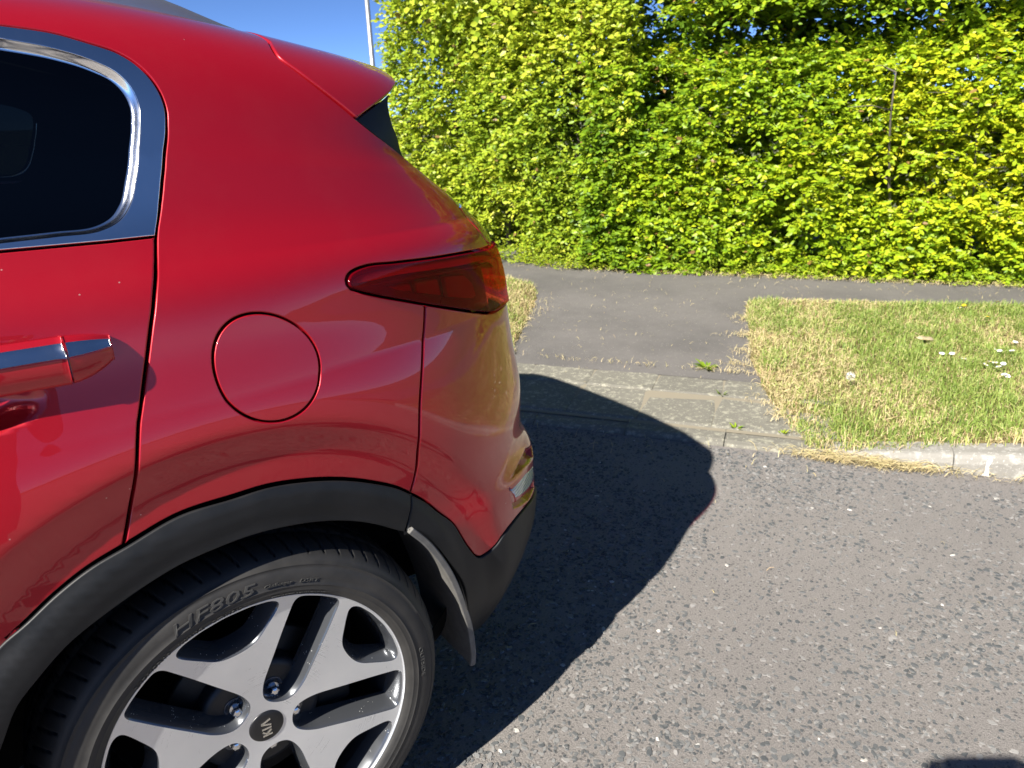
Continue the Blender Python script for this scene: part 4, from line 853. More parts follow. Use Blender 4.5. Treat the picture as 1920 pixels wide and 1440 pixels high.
def field(n,side,srange,mrange):
    s=rng.uniform(*srange,n); m=rng.uniform(*mrange,n)
    if side>0: k=(s>right_edge(m)+wob(s,m)*2)&(m<top_edge_r(s)+rng.normal(0,.012,n))&(m>.02+.075*np.clip((s-1.35)*2,0,1)+rng.normal(0,.012,n))
    else: k=(s<left_edge(m)+wob(s,m)*2)&(m<2.47)
    dn=fbm(s*16,m*16,41); k&=rng.random(n)<np.clip(.35+(dn-.35)*2.2,.25,1)
    s,m=s[k],m[k]; n=len(s); dry=dryness(s,m,side); z=verge_z(s,m,side)-.003
    isdry=rng.random(n)<np.clip(.20+.50*dry,.10,.80)
    h=np.where(isdry,rng.uniform(.018,.050,n),rng.uniform(.022,.058,n)*(1.15-.35*np.clip(dry,0,1)))*(.7+.6*fbm(s*6,m*6,43))
    lean=np.where(isdry,rng.uniform(.55,1.12,n),rng.uniform(.15,1.0,n)); w=np.where(isdry,rng.uniform(.0018,.0034,n),rng.uniform(.0022,.0042,n))
    tint=np.where(isdry,np.clip(rng.normal(.78,.10,n)+.12*(fbm(s*5,m*5,45)-.4),.55,1),np.clip(rng.normal(.27,.12,n)+.10*(fbm(s*4,m*4,46)-.5)+.14*np.clip(dry,0,1),.0,.55))
    return blades(s,m,z,h,w,lean,tint)
V1,F1,t1=field(150000,1,(.78,3.4),(.0,2.5))
V2,F2,t2=field(30000,1,(3.4,6.0),(.0,2.5))
V=np.concatenate([V1,V2]); F=np.concatenate([F1,F2+len(V1)]); gr=mesh_obj('grass',V,F,GRASS,None,False,attrs={'tint':np.concatenate([t1,t2])}); tag(gr,'short sun-bleached green and straw grass on the verge beside the white kerb','grass',kind='stuff')
V,F,t=field(60000,-1,(-2.6,-.25),(.80,2.5)); gl_=mesh_obj('grass',V,F,GRASS,None,False,attrs={'tint':t}); tag(gl_,'small patch of dry grass on the far side of the path behind the tail lamp','grass',kind='stuff')
# dry clippings: gutter, path edges, road
def litter(n,cs,cm,ds,dm,zf,hl=(.02,.07),al=None):
    s=rng.normal(cs,ds,n); m=rng.normal(cm,dm,n); z=zf(s,m)+rng.uniform(.001,.010,n); L=rng.uniform(*hl,n)
    az=(KANG+rng.normal(0,.5,n)+math.pi*(rng.random(n)<.5)) if al is None else rng.uniform(0,6.28,n)
    return blades(s,m,z,L,rng.uniform(.0012,.0026,n),np.full(n,1.16),np.clip(rng.normal(.76,.08,n),.6,.95),az)
P=[litter(650,1.50,-.030,.13,.016,lambda s,m:0*s),litter(350,1.30,-.02,.09,.02,lambda s,m:0*s),litter(160,2.15,-.035,.10,.012,lambda s,m:0*s),litter(90,1.8,-.03,.2,.012,lambda s,m:0*s)]
zp=lambda s,m: path_z(m)+.002
for cs,cm,n,ds,dm in ((.93,1.12,160,.05,.05),(.90,1.42,170,.06,.03),(.86,1.75,110,.04,.05),(.90,.92,130,.06,.025),(1.05,.55,120,.05,.10),(1.12,.30,90,.04,.06),(-.5,1.4,260,.05,.3),(-.45,.95,200,.05,.1),(.2,.80,90,.4,.012),(.9,.80,120,.15,.012)): P.append(litter(n,cs,cm,ds,dm,zp,(.012,.05),1))
P.append(litter(260,.3,1.6,.6,.6,zp,(.008,.03),1)); P.append(litter(260,2.,2.7,1.6,.2,zp,(.008,.04),1))
P.append(litter(1900,1.6,2.98,1.3,.05,zp,(.015,.06),1))
P.append(litter(60,1.3,-.9,.9,.6,lambda s,m:0*s-.004,(.008,.028),1)); P.append(litter(40,.6,-.12,.3,.08,lambda s,m:0*s,(.02,.06),1))
V=[];F=[];T=[];c0=0
for a,b,t in P: V.append(a);F.append(b+c0);T.append(t);c0+=len(a)
li=mesh_obj('dry_clippings',np.concatenate(V),np.concatenate(F),GRASS,None,False,attrs={'tint':np.concatenate(T)}); tag(li,'loose dry grass clippings scattered along gutter, path and paver edges','clippings',kind='stuff')
# ------------------------------------------------------------------ leaves
def leaf_material(name,stops,trans=.38,gloss=.42):
    m=bpy.data.materials.new(name); m.use_nodes=True; nb=NB(m); t=m.node_tree
    ta=nb.n('ShaderNodeAttribute',attribute_name='tint').outputs['Fac']; col=nb.ramp(ta,stops)
    nb.b.inputs['Roughness'].default_value=gloss; nb.b.inputs['Specular IOR Level'].default_value=.35; nb.l(col,nb.b.inputs['Base Color'])
    tr=nb.n('ShaderNodeBsdfTranslucent'); nb.l(nb.mix(.5,col,(.34,.36,.03)),tr.inputs[0]); mx=nb.n('ShaderNodeMixShader'); mx.inputs[0].default_value=trans
    out=[n for n in t.nodes if n.type=='OUTPUT_MATERIAL'][0]; nb.l(nb.b.outputs[0],mx.inputs[1]); nb.l(tr.outputs[0],mx.inputs[2]); nb.l(mx.outputs[0],out.inputs[0]); return m
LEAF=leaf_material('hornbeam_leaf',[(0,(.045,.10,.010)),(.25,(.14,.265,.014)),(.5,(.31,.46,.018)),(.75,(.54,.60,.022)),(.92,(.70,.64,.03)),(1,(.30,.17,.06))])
BARK=mat('bark',(.10,.085,.065),.9); nb=NB(BARK); set_in(nb,Base_Color=nb.mix(nb.noise(60,5,.7,nb.coord()),(.05,.042,.033),(.19,.165,.13)),Normal=nb.bump(nb.noise(90,5,.7,nb.coord()),.6,.004))
LB_=np.array([(0,0,0),(.33,.42,.02),(.33,0,-.05),(.33,-.42,.02),(.70,.34,.02),(.70,0,-.04),(.70,-.34,.02),(1.,0,-.06)])
LF_=np.array([(0,2,1),(0,3,2),(1,2,5),(1,5,4),(2,3,6),(2,6,5),(4,5,7),(5,6,7)])
def unit(a): return a/np.maximum(np.linalg.norm(a,axis=-1,keepdims=True),1e-9)
def sprays(C0,D,nl,Lt,size,out,tint,droop=.25,upw=.75,outw=.65,rnd=.55):
    """C0 spray origins, D twig directions, out outward unit vectors -> arrays of leaves (pos, axes, size, tint)"""
    n=len(C0); k=np.arange(nl); f=(k+.5)/nl
    tw=Lt[:,None]*f[None]; side=np.where(k%2==0,1,-1)
    up=np.array([0,0,1.]); W=unit(np.cross(D,up)); 
    pos=C0[:,None]+D[:,None]*tw[...,None]; pos[...,2]-=droop*Lt[:,None]*f[None]**2
    ax=unit(D[:,None]*.75+W[:,None]*side[None,:,None]*.85+rng.normal(0,.30,(n,nl,3))-np.array([0,0,.25])); 
    nr=unit(up*upw+out[:,None]*outw+rng.normal(0,rnd,(n,nl,3))); nr=unit(nr-ax*(nr*ax).sum(-1,keepdims=True)); bi=np.cross(nr,ax)
    sz=(size*rng.uniform(.55,1.25,(n,nl)))*(1-.25*np.abs(f-.45))[None]
    tn=np.clip(tint[:,None]+rng.normal(0,.10,(n,nl)),0,.92); tn=np.where(rng.random((n,nl))<.012,1.,tn)
    return pos.reshape(-1,3),ax.reshape(-1,3),bi.reshape(-1,3),nr.reshape(-1,3),sz.ravel(),tn.ravel()
LB4=np.array([(0,0,0),(.45,.46,.02),(.45,0,-.05),(.45,-.46,.02),(1.,0,-.06)]); LF4=np.array([(0,2,1),(0,3,2),(1,2,4),(2,3,4)])
def leaves_simple(L,width=.62):
    pos,ax,bi,nr,sz,tn=L; n=len(pos)
    V=pos[:,None]+sz[:,None,None]*(ax[:,None]*LB4[None,:,0:1]+bi[:,None]*LB4[None,:,1:2]*width+nr[:,None]*LB4[None,:,2:3])
    return V.reshape(-1,3),((np.arange(n)*5)[:,None,None]+LF4[None]).reshape(-1,3),np.repeat(tn,5)
def leaves_mesh(L,width=.62):
    pos,ax,bi,nr,sz,tn=L; n=len(pos)
    V=pos[:,None]+sz[:,None,None]*(ax[:,None]*LB_[None,:,0:1]+bi[:,None]*LB_[None,:,1:2]*width*1.0+nr[:,None]*LB_[None,:,2:3])
    F=(np.arange(n)*8)[:,None,None]+LF_[None]; return V.reshape(-1,3),F.reshape(-1,3),np.repeat(tn,8)
_leafm={}
def leaf_proto(tint,material,width):
    key=(int(tint*8),material.name,width)
    if key not in _leafm:
        V=LB_.copy(); V[:,1]*=width; o=mesh_obj('leaf',V,LF_,material,None,True,attrs={'tint':np.full(8,(key[0]+.5)/8)}); _leafm[key]=o.data; bpy.data.objects.remove(o)
    return _leafm[key]
_R=np.array(_r);_U=np.array(_u);_B=np.array(_b);_C=np.array(CAM)
def in_view(p,mg=.0):
    q=p-_C; z=-(q@_B); x=(q@_R)/z*1400/960; y=(q@_U)/z*1400/720; return (np.abs(x)<1-mg)&(np.abs(y)<1-mg)&(z>.1)
def foliage(root,L,material,front,width=.62,nsep=300):
    """300 of the foremost leaves become parts of their own, the rest one mesh"""
    pos=L[0]; v=np.where(in_view(pos,.01))[0]; px=(pos-_C)@_R; sel=v[np.argsort(front[v])][:nsep*4]
    sel=rng.permutation(sel)[:nsep]; keep=np.ones(len(pos),bool); keep[sel]=False
    thr=np.quantile(front,.42); kf_=keep&(front<=thr); kb_=keep&(front>thr); V,F,t=leaves_mesh([a[kf_] for a in L],width); Vb,Fb,tb_=leaves_simple([a[kb_] for a in L],width); F=np.concatenate([F,Fb+len(V)]); V=np.concatenate([V,Vb]); t=np.concatenate([t,tb_]); loc=np.array(root.location)
    fo=mesh_obj('foliage',V-loc,F,material,root,True,attrs={'tint':t}); fo['kind']='stuff'
    for i in sel:
        o=bpy.data.objects.new('leaf',leaf_proto(L[5][i],material,width)); COL.objects.link(o); o.parent=root
        M_=Matrix.Identity(4)
        for r_ in range(3): M_[r_][0],M_[r_][1],M_[r_][2],M_[r_][3]=L[1][i][r_]*L[4][i],L[2][i][r_]*L[4][i],L[3][i][r_]*L[4][i],pos[i][r_]-loc[r_]
        o.matrix_local=M_
def stems(root,pts,hr,rad,lean=.12,twigs=7):
    loc=np.array(root.location)
    for p in pts:
        bm=bmesh.new(); h=rng.uniform(*hr); p=np.array(p)-loc; d=rng.normal(0,lean,2); P=[]
        for t in np.linspace(0,1,7): P.append((p[0]+d[0]*h*t+.03*math.sin(5*t+p[0]*9),p[1]+d[1]*h*t+.03*math.cos(4*t+p[1]*7),p[2]+h*t))
        r0=rng.uniform(*rad); add_tube(bm,P,[r0*(1-.75*i/6) for i in range(7)],6)
        for _ in range(twigs):
            q=Vector(P[rng.integers(1,7)]); e=Vector(rng.normal(0,1,3)); e.z=abs(e.z)*.6; e=e.normalized()*rng.uniform(.15,.4)
            add_tube(bm,[q,q+e*.5+Vector((0,0,.02)),q+e],[r0*.34,r0*.24,r0*.1],5)
        bm_obj('stem',bm,BARK,root,True)
Mv=np.array([KM[0],KM[1],0.]); Tv=np.array([KT[0],KT[1],0.])
def mk_leaves(s,m,z,out_,size,tint,nl=9,lt=(.12,.24),**kw):
    n=len(s); x,y=K(s,m); C0=np.stack([x,y,z],1)
    D=unit(out_*rng.uniform(.4,1.,(n,1))+rng.normal(0,.55,(n,3))*np.array([1,1,.55])+np.array([0,0,.12]))
    return sprays(C0,D,nl,rng.uniform(*lt,n),size,out_,tint,**kw)
# --- clipped hedge along the path
hz=.10
def face_r(s,z): return 3.13+.16*(fbm(s*1.6,z*1.6,51)-.5)+.10*(fbm(s*5,z*5,52)-.5)+.04*np.clip(z-1.2,0,1)-.05*np.sin(np.clip(z,0,1.7)*1.85)-.085*(np.mod(z*4.2+3.0*fbm(s*1.7,z*.8,53),1.)-.4)
hedge=empty('clipped_hedge',(*K(1.5,3.5),hz)); tag(hedge,'dense clipped leafy hedge with yellow-green leaves along the far side of the footpath','hedge')
n=11000; s=rng.uniform(-.50,4.4,n); zz=rng.uniform(.0,1.66,n); topz=1.53+.20*(fbm(s*2.1,s*0,55)-.45)+.05*s; k=(zz<topz)
s,zz=s[k],zz[k]; n=len(s); dep=np.where(rng.random(n)<.74,rng.exponential(.05,n),rng.uniform(.10,.75,n)); hole=fbm(s*3.1,zz*4.2,57); dep=dep+np.clip((.37-hole)*4.5,0,.5)
m=face_r(s,zz)+dep
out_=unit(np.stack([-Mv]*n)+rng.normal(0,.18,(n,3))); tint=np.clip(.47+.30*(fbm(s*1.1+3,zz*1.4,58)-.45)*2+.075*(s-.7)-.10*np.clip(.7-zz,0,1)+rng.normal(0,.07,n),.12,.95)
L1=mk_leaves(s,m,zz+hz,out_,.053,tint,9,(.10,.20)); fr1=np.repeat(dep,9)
# flat top of the hedge
n=1400; s=rng.uniform(-.45,4.4,n); dm=rng.uniform(0,.8,n); zt=1.50+.20*(fbm(s*2.1,s*0,55)-.45)+.05*s+rng.normal(0,.05,n); out_=unit(np.stack([np.array([0,0,1.])-.4*Mv]*n)+rng.normal(0,.2,(n,3)))
L1b=mk_leaves(s,3.18+dm,zt+hz,out_,.055,np.clip(.5+rng.normal(0,.12,n),.1,.95),9); fr1b=np.full(len(L1b[0]),1.)
n=2600; s=rng.uniform(-.7,4.4,n); zz=rng.uniform(0,2.1,n); L1c=mk_leaves(s,3.75+rng.uniform(0,.5,n),zz+hz,unit(np.stack([-Mv]*n)+rng.normal(0,.2,(n,3))),.10,np.full(n,.18),7,(.15,.3))  # added back layer of larger leaves, tinted dark as shade inside the hedge
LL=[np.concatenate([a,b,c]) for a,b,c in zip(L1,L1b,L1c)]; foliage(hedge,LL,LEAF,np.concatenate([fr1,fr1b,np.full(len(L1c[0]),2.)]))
stems(hedge,[(*K(sx,3.42+.12*rng.normal()),hz) for sx in np.arange(-.45,4.4,.28)],(1.2,1.6),(.010,.022))
# --- trees standing behind the clipped hedge (their low crowns hang over it)
def crown(name,label,s0,s1,z0,z1,n,seed,mface,tb,thr=.44,size=.060,trunks=()):
    cx,cy=K((s0+s1)/2,mface+.6); root=empty(name,(float(cx),float(cy),hz)); tag(root,label,'tree','trees behind the clipped hedge')
    s=rng.uniform(s0,s1,n); zz=rng.uniform(z0,z1,n); u=(s-s0)/(s1-s0); edge=np.minimum(u,1-u); 
    d=fbm(s*1.5,zz*2.6,seed,4); k=(d>thr-.10*np.clip((zz-z0-.5),0,1))&(rng.random(n)<np.clip(edge*6+.3,0,1)); s,zz,d=s[k],zz[k],d[k]; n=len(s)
    dep=rng.exponential(.16,n)+np.where(rng.random(n)<.35,rng.uniform(.1,.9,n),0); m=mface+dep-.35*(d-thr)-.10*(zz-z0)+.20*np.clip(z0+.35-zz,0,1)
    out_=unit(np.stack([-Mv*.8+np.array([0,0,.25])]*n)+rng.normal(0,.25,(n,3))); tint=np.clip(tb+.5*(fbm(s*1.3,zz*1.9,seed+4)-.45)+rng.normal(0,.08,n),.08,.95)
    L=mk_leaves(s,m,zz+hz,out_,size,tint,10,(.16,.34),droop=.4); nd=700; sd=rng.uniform(s0,s1,nd); Ld=mk_leaves(sd,mface+rng.uniform(.9,1.5,nd),rng.uniform(z0-.3,z1-.6,nd)+hz,unit(np.stack([-Mv]*nd)+rng.normal(0,.3,(nd,3))),.10,np.full(nd,.15),8,(.2,.35)); L=[np.concatenate([a,b]) for a,b in zip(L,Ld)]; foliage(root,L,LEAF,np.concatenate([np.repeat(dep,10),np.full(len(Ld[0]),3.)]))  # deep sprays are coloured darker so the crown gaps look shaded
    loc=np.array(root.location)
    for (ts,tm,h,r) in trunks:
        bm=bmesh.new(); x,y=K(ts,tm); P=[(float(x)-loc[0]+.05*math.sin(i*1.3+ts),float(y)-loc[1]+.05*math.cos(i*1.7),h*i/8) for i in range(9)]; add_tube(bm,P,[r*(1.15-.1*i) for i in range(9)],9); bm_obj('trunk',bm,BARK,root,True)
        for _ in range(9):
            bm=bmesh.new(); q=Vector(P[rng.integers(3,9)]); e=Vector((*(rng.normal(0,.6,2)-Mv[:2]*.5),rng.uniform(.1,.7))).normalized()*rng.uniform(.5,1.1); add_tube(bm,[q,q+e*.5+Vector((0,0,.05)),q+e],[r*.4,r*.28,r*.1],6); bm_obj('limb',bm,BARK,root,True)
    return root
crown('hornbeam_tree','hornbeam tree whose low leafy crown hangs over the middle of the clipped hedge',.15,2.3,1.86,3.4,5000,61,3.15,.46,trunks=((1.0,3.9,3.4,.06),))
crown('hornbeam_tree','hornbeam tree with darker gaps in its crown above the clipped hedge, beyond the grass verge',2.1,4.6,1.90,3.4,5300,71,3.15,.50,trunks=((3.2,3.9,3.6,.07),))
# --- overgrown hedge curving away behind the car
GP=np.array([(4.20,3.42),(3.98,3.95),(3.82,4.55),(3.74,5.2),(3.62,5.9),(3.48,6.6),(3.2,7.6)])
gt=np.concatenate([[0],np.cumsum(np.hypot(*np.diff(GP,axis=0).T))])
def gpt(q): return np.stack([np.interp(q,gt,GP[:,0]),np.interp(q,gt,GP[:,1])],-1)
og=empty('overgrown_hedge',(3.9,4.6,hz)); tag(og,'tall overgrown hedge of small pale leaves with bare stems showing, curving away behind the car','hedge')
LEAF2=leaf_material('fine_leaf',[(0,(.05,.105,.012)),(.25,(.15,.26,.02)),(.5,(.33,.45,.03)),(.75,(.52,.59,.045)),(.92,(.64,.62,.07)),(1,(.30,.18,.07))])
n=10500; q=rng.uniform(.0,2.72,n); zz=rng.uniform(0,2.75,n); g_=gpt(q); tn=unit(np.concatenate([gpt(q+.05)-gpt(q-.05),np.zeros((n,1))],1)); on=np.stack([-tn[:,1],tn[:,0],0*q],1); on=np.where((on@np.array([-1,-.5,0]))[:,None]>0,on,-on)
hol=fbm(q*2.3,zz*2.8,81); stemgap=np.clip(1-np.abs(q-.42-.12*np.sin(zz*3))/.22,0,1)*np.clip((zz-.35)*2,0,1)*np.clip((1.75-zz)*2,0,1)
dep=np.where(rng.random(n)<.72,rng.exponential(.07,n),rng.uniform(.1,.6,n))+np.clip((.42-hol)*4.0,0,.5); kk=rng.random(n)>stemgap*.80; 
bul=.22*(fbm(q*1.4,zz*1.2,83)-.5)+.20*np.sin(np.clip(zz/2.7,0,1)*math.pi)
P=np.concatenate([g_,(zz+hz)[:,None]],1)+on*(bul-dep)[:,None]
P,on,q,zz,dep=P[kk],on[kk],q[kk],zz[kk],dep[kk]; n=len(P)
out_=unit(on+rng.normal(0,.2,(n,3))+np.array([0,0,.15])); D=unit(out_*rng.uniform(.3,1,(n,1))+rng.normal(0,.6,(n,3))+np.array([0,0,.15])); tint=np.clip(.52+.45*(fbm(q*1.7,zz*1.7,85)-.45)+rng.normal(0,.08,n)+.06*(zz-1),.12,.95)
L=sprays(P,D,9,rng.uniform(.10,.22,n),.050,out_,tint); n2=1500; q2=rng.uniform(0,2.7,n2); P2=np.concatenate([gpt(q2)+np.array([.75,.25])+rng.normal(0,.12,(n2,2)),rng.uniform(.1,2.5,(n2,1))],1); o2=unit(np.tile([-.85,-.5,.1],(n2,1))+rng.normal(0,.3,(n2,3))); L2_=sprays(P2,o2,7,rng.uniform(.15,.3,n2),.095,o2,np.full(n2,.18)); L=[np.concatenate([a,b]) for a,b in zip(L,L2_)]  # inner leaf set has shade put into its tint and closes see-through gaps
foliage(og,L,LEAF2,np.concatenate([np.repeat(dep,9),np.full(len(L2_[0]),2.)]),.66)
stems(og,[(*(gpt(np.array(qq))-np.array([-.18,-.06])),hz) for qq in (.1,.25,.36,.44,.52,.62,.8,1.1,1.5,1.9,2.3,2.6)],(1.9,2.5),(.012,.028),.06,10)
# --- lime tree leaning over the overgrown hedge at its far end
lt=empty('lime_tree',(4.25,5.2,hz)); tag(lt,'broad-leaved tree with large round leaves leaning over the overgrown hedge against the sky','tree')
n=1900; th=rng.uniform(0,2*math.pi,n); ph=np.arccos(rng.uniform(-1,1,n)); rr=rng.uniform(.55,1,n)**.6; Cc=np.array([4.14,5.02,2.62]); Rr=np.array([.95,1.30,.85])
P=Cc+np.stack([np.sin(ph)*np.cos(th),np.sin(ph)*np.sin(th),np.cos(ph)],1)*rr[:,None]*Rr*(1+.35*(fbm(th*2,ph*3,91)[:,None]-.5)); d=fbm(P[:,1]*2.2,P[:,2]*2.6,92); k=(d>.38)&(P[:,2]>1.35); P=P[k]; n=len(P)
out_=unit(P-Cc+np.array([-.4,-.3,.3])); D=unit(out_+rng.normal(0,.5,(n,3))); tint=np.clip(.55+.35*(fbm(P[:,1]*2,P[:,2]*2,93)-.45)+rng.normal(0,.09,n),.15,.95)
L=sprays(P,D,8,rng.uniform(.14,.28,n),.066,out_,tint,droop=.5,upw=.5,outw=.8); foliage(lt,L,LEAF2,np.linalg.norm(L[0]-_C,axis=1),.80)
bm=bmesh.new(); P=[(.1+.04*math.sin(i),.05*math.cos(i*1.3),.36*i) for i in range(8)]; add_tube(bm,P,[.07-.006*i for i in range(8)],9); bm_obj('trunk',bm,BARK,lt,True)
for _ in range(12):
    bm=bmesh.new(); q=Vector(P[rng.integers(3,8)]); e=Vector((rng.normal(-.3,.5),rng.normal(0,.6),rng.uniform(-.1,.6))).normalized()*rng.uniform(.5,1.1); add_tube(bm,[q,q+e*.5+Vector((0,0,.06)),q+e],[.022,.015,.005],6); bm_obj('limb',bm,BARK,lt,True)
# --- low weeds at the hedge foot
n=2300; s=rng.uniform(-1.6,4.2,n); m=3.06+rng.normal(0,.05,n)-.02*np.clip(s,-2,0)*-1+np.where(s<-.7,-(s+.7)*.42,0); zz=path_z(m)+rng.exponential(.045,n)*np.clip(1.3-.3*s,.25,1.4)
out_=unit(np.stack([-Mv*.5+np.array([0,0,1.])]*n)+rng.normal(0,.3,(n,3))); L=mk_leaves(s,m,zz,out_,.026,np.clip(rng.normal(.55,.1,n),.2,.9),6,(.03,.08))
V,F,t=leaves_mesh(L,.5); gc=mesh_obj('ground_cover',V,F,LEAF2,None,True,attrs={'tint':t}); tag(gc,'low bright green weeds growing at the foot of the hedges along the path','ground cover',kind='stuff')
# ------------------------------------------------------------------ lamp post, flowers, weeds
GALV=mat('galvanised_steel',(.36,.37,.38),.45,.7); nb=NB(GALV); set_in(nb,Base_Color=nb.mix(nb.noise(6,4,.6,nb.coord()),(.28,.29,.30),(.46,.47,.48)))
lp_=empty('street_lamp',(8.72,17.22,0)); tag(lp_,'slim grey steel street lamp post standing far behind the tree against the sky','street lamp')
bm=bmesh.new(); add_tube(bm,[(0,0,0),(0,0,1.2),(0,0,1.25),(0,0,6.0)],[.085,.085,.065,.05],16); bm_obj('post',bm,GALV,lp_,True)
bm=bmesh.new(); add_tube(bm,[(0,0,5.95),(-.1,-.2,6.12),(-.35,-.7,6.2)],[.04,.035,.03],10); bm_obj('bracket',bm,GALV,lp_,True)
bm=bmesh.new(); m_=box_mesh((-.62,-1.15,6.14),(-.30,-.62,6.26),.04); bm.from_mesh(m_); bm_obj('lantern',bm,GALV,lp_,True)
PETAL=mat('daisy_petal',(.82,.82,.80),.6); YEL=mat('flower_yellow',(.75,.50,.02),.6); GREENS=mat('stem_green',(.09,.17,.03),.6); FLUFF=mat('seed_fluff',(.62,.62,.58),.9)
def daisy(s,m,label,cat='flower',kind='daisy',h=.035,group=None,name='daisy'):
    x,y=K(s,m); z=float(verge_z(np.array(s),np.array(m),1)); o=empty(name,(float(x),float(y),z)); tag(o,label,cat,group)
    tip=Vector((rng.normal(0,.006),rng.normal(0,.006),h)); bm=bmesh.new(); add_tube(bm,[(0,0,-.004),tip*.5+Vector((.002,0,0)),tip],.0009,5); bm_obj('stalk',bm,GREENS,o,True)
    tl=Matrix.Translation(tip)@Matrix.Rotation(rng.uniform(0,6.28),4,'Z')@Matrix.Rotation(rng.uniform(.1,.45),4,'X')
    if kind=='clock':
        bm=bmesh.new()
        for _ in range(150):
            d=Vector(rng.normal(0,1,3)).normalized(); e=tip+d*.019; a=d.orthogonal().normalized()*.0028; b=d.cross(a); v=[bm.verts.new(tip+d*.003+a*.06),bm.verts.new(e),bm.verts.new(e+a+d*.001),bm.verts.new(e-a+d*.001),bm.verts.new(e+b+d*.001),bm.verts.new(e-b+d*.001)]
            for i,j in ((2,4),(4,3),(3,5),(5,2)): bm.faces.new((v[1],v[i],v[j]))
        bm_obj('seed_head',bm,FLUFF,o,False); return o
    bm=bmesh.new(); npet=16 if kind=='daisy' else 24; R=.0140 if kind=='daisy' else .014
    for k in range(npet):
        a=2*math.pi*k/npet; c_,s_=math.cos(a),math.sin(a); w_=.0021
        P=[(.003,-w_*.6,0),(R*.75,-w_,.0012),(R,0,.0008),(R*.75,w_,.0012),(.003,w_*.6,0)]
        bm.faces.new([bm.verts.new(tl@Vector((p[0]*c_-p[1]*s_,p[0]*s_+p[1]*c_,p[2]+rng.normal(0,.0004)))) for p in P])
    bm_obj('petals',bm,PETAL if kind=='daisy' else YEL,o,False)
    bm=bmesh.new(); bmesh.ops.create_icosphere(bm,subdivisions=1,radius=.0042)
    for v in bm.verts: v.co=tl@Vector((v.co.x,v.co.y,v.co.z*.5+.001))
    bm_obj('disc',bm,YEL,o,True); return o
DAISY=[(1.865, 1.183), (1.895, 1.171), (1.942, 1.11), (2.028, 1.052), (2.048, 1.066), (2.068, 1.054), (2.085, 1.016), (2.105, 1.046), (2.123, 1.294), (2.123, 1.247), (2.179, 1.252), (2.229, 1.427), (2.074, 0.911), (2.098, 0.905), (2.07, 2.045)]
YELLOW=[(2.11, 2.128), (2.18, 1.887), (2.318, 2.243)]
CLOCK=(1.409, 0.66)
DEADLEAF=(1.806, 1.403)
for s,m in DAISY: daisy(s,m,'small white daisy in flower among the grass of the verge' if m<1.9 else 'lone white daisy at the footpath edge of the verge','flower','daisy',rng.uniform(.03,.05),'daisies on the verge')
for s,m in YELLOW: daisy(s,m,'small yellow flower at the footpath edge of the verge' if m>2 else 'single yellow flower set back in the green grass','flower','yellow',.04,'yellow flowers on the verge','yellow_flower')
daisy(*CLOCK,'round pale dandelion seed head standing in the grass','flower','clock',.075,None,'dandelion_clock')
def weed(s,m,label,n=16,size=.05,green=.35,name='weed',flat=.8):
    x,y=K(s,m); z=float(path_z(m)); o=empty(name,(float(x),float(y),z)); tag(o,label,'weed'); th=rng.uniform(0,6.28,n)
    P=np.stack([.008*np.cos(th),.008*np.sin(th),np.full(n,.004)],1); ax=unit(np.stack([np.cos(th),np.sin(th),rng.uniform(.15,flat,n)],1)); up=np.tile([0,0,1.],(n,1)); nr=unit(up-ax*(up*ax).sum(1,keepdims=True)); bi=np.cross(nr,ax)
    V,F,t=leaves_mesh((P,ax,bi,nr,rng.uniform(.6,1.1,n)*size,np.clip(rng.normal(green,.1,n),0,1)),.30); 
    for i in range(n): mesh_obj('leaf',V[8*i:8*i+8],LF_,LEAF2,o,True,attrs={'tint':t[8*i:8*i+8]})
weed(.727,.842,'flat rosette weed rooted where the pavers meet the asphalt path',15,.07,.30)
weed(.835,.50,'small green tuft in the joint between two pavers',9,.032,.30,flat=1.4); weed(.93,.13,'green tuft behind the dropped kerb in front of the pavers',11,.032,.35,flat=1.3); weed(1.12,.125,'mossy yellow-green tuft where dropped kerb meets the verge',12,.030,.60,flat=1.0)
weed(1.03,.86,'broad-leaved weed at the corner of the verge by the pavers',11,.06,.2)
# dead leaf on the grass
x,y=K(*DEADLEAF); z=float(verge_z(np.array(DEADLEAF[0]),np.array(DEADLEAF[1]),1))
DEAD=mat('dead_leaf',(.52,.42,.26),.8); V=np.array([(-.045,0,.004),(-.025,.020,.010),(0,.026,.006),(.03,.018,.012),(.05,0,.004),(.03,-.016,.010),(0,-.022,.012),(-.025,-.018,.006),(0,0,-.002)])
dl=mesh_obj('dead_leaf',V,[(i,(i+1)%8,8) for i in range(8)],DEAD,None,True); dl.location=(float(x),float(y),z+.028); dl.rotation_euler=(.2,.1,-.9); so=dl.modifiers.new('s','SOLIDIFY'); so.thickness=.0008; tag(dl,'curled pale dead leaf lying on the grass verge','leaf')
# ------------------------------------------------------------------ the photographer, standing behind the camera (seen by shadow and reflection only)
fw=np.array([.573,.819,0.]); rt=np.array([.819,-.573,0.]); upv=np.array([0,0,1.]); cr,cu_,cf=_R,_U,-_B
CP=np.array(CAM); base_=CP-fw*.46; base_[2]=0
def PB(a,b,c): return base_+rt*a+fw*b+upv*c
PH=CP-cf*.010                                    # plane of the phone, just behind the lens
bm=bmesh.new(); m_=box_mesh((-.100,-.034,-.004),(.060,.042,.004),.0035,3); bm.from_mesh(m_); phone=bm_obj('phone',bm,mat('phone_black',(.02,.02,.022),.25),None,True)
pm_=Matrix.Identity(4)
for i in range(3): pm_[i][0],pm_[i][1],pm_[i][2],pm_[i][3]=cr[i],cu_[i],-cf[i],PH[i]
phone.matrix_world=pm_; tag(phone,'black phone held up sideways in both hands by the photographer','phone')
sk=[];ed=[];rd_=[]
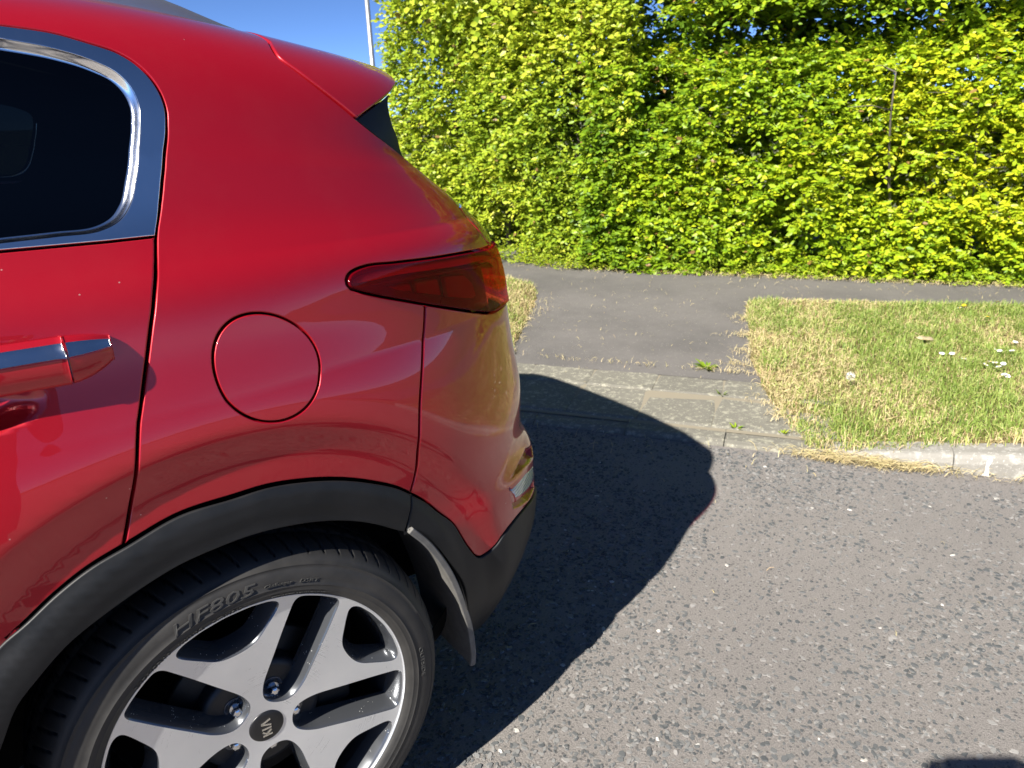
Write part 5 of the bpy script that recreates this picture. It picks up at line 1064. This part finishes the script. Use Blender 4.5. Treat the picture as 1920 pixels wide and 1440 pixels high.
def node(p,r,par=None):
    sk.append(tuple(float(x) for x in p)); rd_.append(r if hasattr(r,'__len__') else (r,r))
    if par is not None: ed.append((par,len(sk)-1))
    return len(sk)-1
pel=node(PB(0,0,.95),(.155,.115)); sp1=node(PB(0,.0,1.10),(.145,.105),pel); sp2=node(PB(0,.01,1.26),(.165,.12),sp1); sp3=node(PB(0,.01,1.38),(.15,.105),sp2); nk=node(PB(0,.03,1.475),(.058,.058),sp3)
hd0=node(PB(0,.055,1.535),(.075,.085),nk); hd1=node(PB(0,.06,1.60),(.082,.098),hd0); hd2=node(PB(0,.05,1.67),(.074,.088),hd1); hd3=node(PB(0,.045,1.705),(.045,.055),hd2)
node(PB(0,.16,1.592),.013,node(PB(0,.145,1.605),.016,hd1))
for sg in (-1,1):
    hp=node(PB(.10*sg,0,.90),(.095,.10),pel); kn=node(PB(.13*sg,.03,.50),(.064,.066),hp); an=node(PB(.14*sg,-.01,.10),(.042,.045),kn); hl=node(PB(.145*sg,.0,.045),(.045,.042),an); node(PB(.16*sg,.17,.035),(.042,.028),hl)
    sh=node(PB(.185*sg,.01,1.405),(.068,.068),sp3); el=node(PB(.265*sg,.14,1.175),(.048,.048),sh)
    ex=-.100 if sg<0 else .060
    palm0=PH+cr*(ex+.030*sg)-cf*.035-cu_*.035; wr=node(PH+cr*(ex+.045*sg)-cf*.075-cu_*.085,(.030,.026),el); pa=node(palm0,(.034,.020),wr)
    for k in range(4):
        h0=PH+cr*(ex+.026*sg)+cu_*(.018-.019*k)+cf*.004; h1=PH+cr*(ex+.006*sg)+cu_*(.020-.019*k)+cf*.016; h2=PH+cr*(ex-.014*sg)+cu_*(.020-.019*k)+cf*.013
        f0=node(h0,.0098,pa); f1=node(h1,.0088,f0); 
        if sg<0: node(h2,.0075,f1)
    t0=node(PH+cr*(ex+.012*sg)-cf*.030-cu_*.020,.012,pa); node(PH+cr*(ex-.018*sg)-cf*.017-cu_*.006,.0095,t0)
me=bpy.data.meshes.new('person'); me.from_pydata(sk,ed,[]); pe=bpy.data.objects.new('person',me); COL.objects.link(pe)
mo=pe.modifiers.new('skin','SKIN'); mo.use_smooth_shade=True
for v,r in zip(me.skin_vertices[0].data,rd_): v.radius=r; v.use_root=False
me.skin_vertices[0].data[pel].use_root=True
ss_=pe.modifiers.new('s','SUBSURF'); ss_.levels=2; ss_.render_levels=2
dg=bpy.context.evaluated_depsgraph_get(); dg.update(); nm=bpy.data.meshes.new_from_object(pe.evaluated_get(dg)); pe.modifiers.clear(); pe.data=nm
JACK=mat('navy_jacket',(.02,.024,.04),.8); JEAN=mat('denim',(.05,.07,.12),.85); SKIN=mat('skin',(.50,.30,.22),.5); SHOE=mat('shoe',(.02,.02,.02),.6); HAIR=mat('dark_hair',(.03,.02,.015),.6)
nm.materials.clear(); [nm.materials.append(x) for x in (JACK,JEAN,SKIN,SHOE)]
for p in nm.polygons:
    c=np.array(p.center[:]); 
    p.material_index=3 if c[2]<.09 else 1 if c[2]<.93 else 2 if (c[2]>1.455 or np.linalg.norm(c-PH)<.135) else 0
    p.use_smooth=True
loc=Vector(PB(0,0,0)); nm.transform(Matrix.Translation(-loc)); pe.location=loc
tag(pe,'person in navy jacket and jeans holding up a phone beside the red car','person')
bm=bmesh.new(); bmesh.ops.create_uvsphere(bm,u_segments=24,v_segments=14,radius=1)
hc_=Vector(PB(0,.035,1.645))-loc; fwv=Vector(fw)
for v in bm.verts:
    c=v.co.copy(); q=Vector(rt)*c.x*.092+Vector(fw)*c.y*.108+Vector((0,0,1))*c.z*.095
    if c.y>.2 and c.z<.45: q*=.80
    if c.z<-.45: q*=.82
    v.co=hc_+q
bm_obj('hair',bm,HAIR,pe,True)
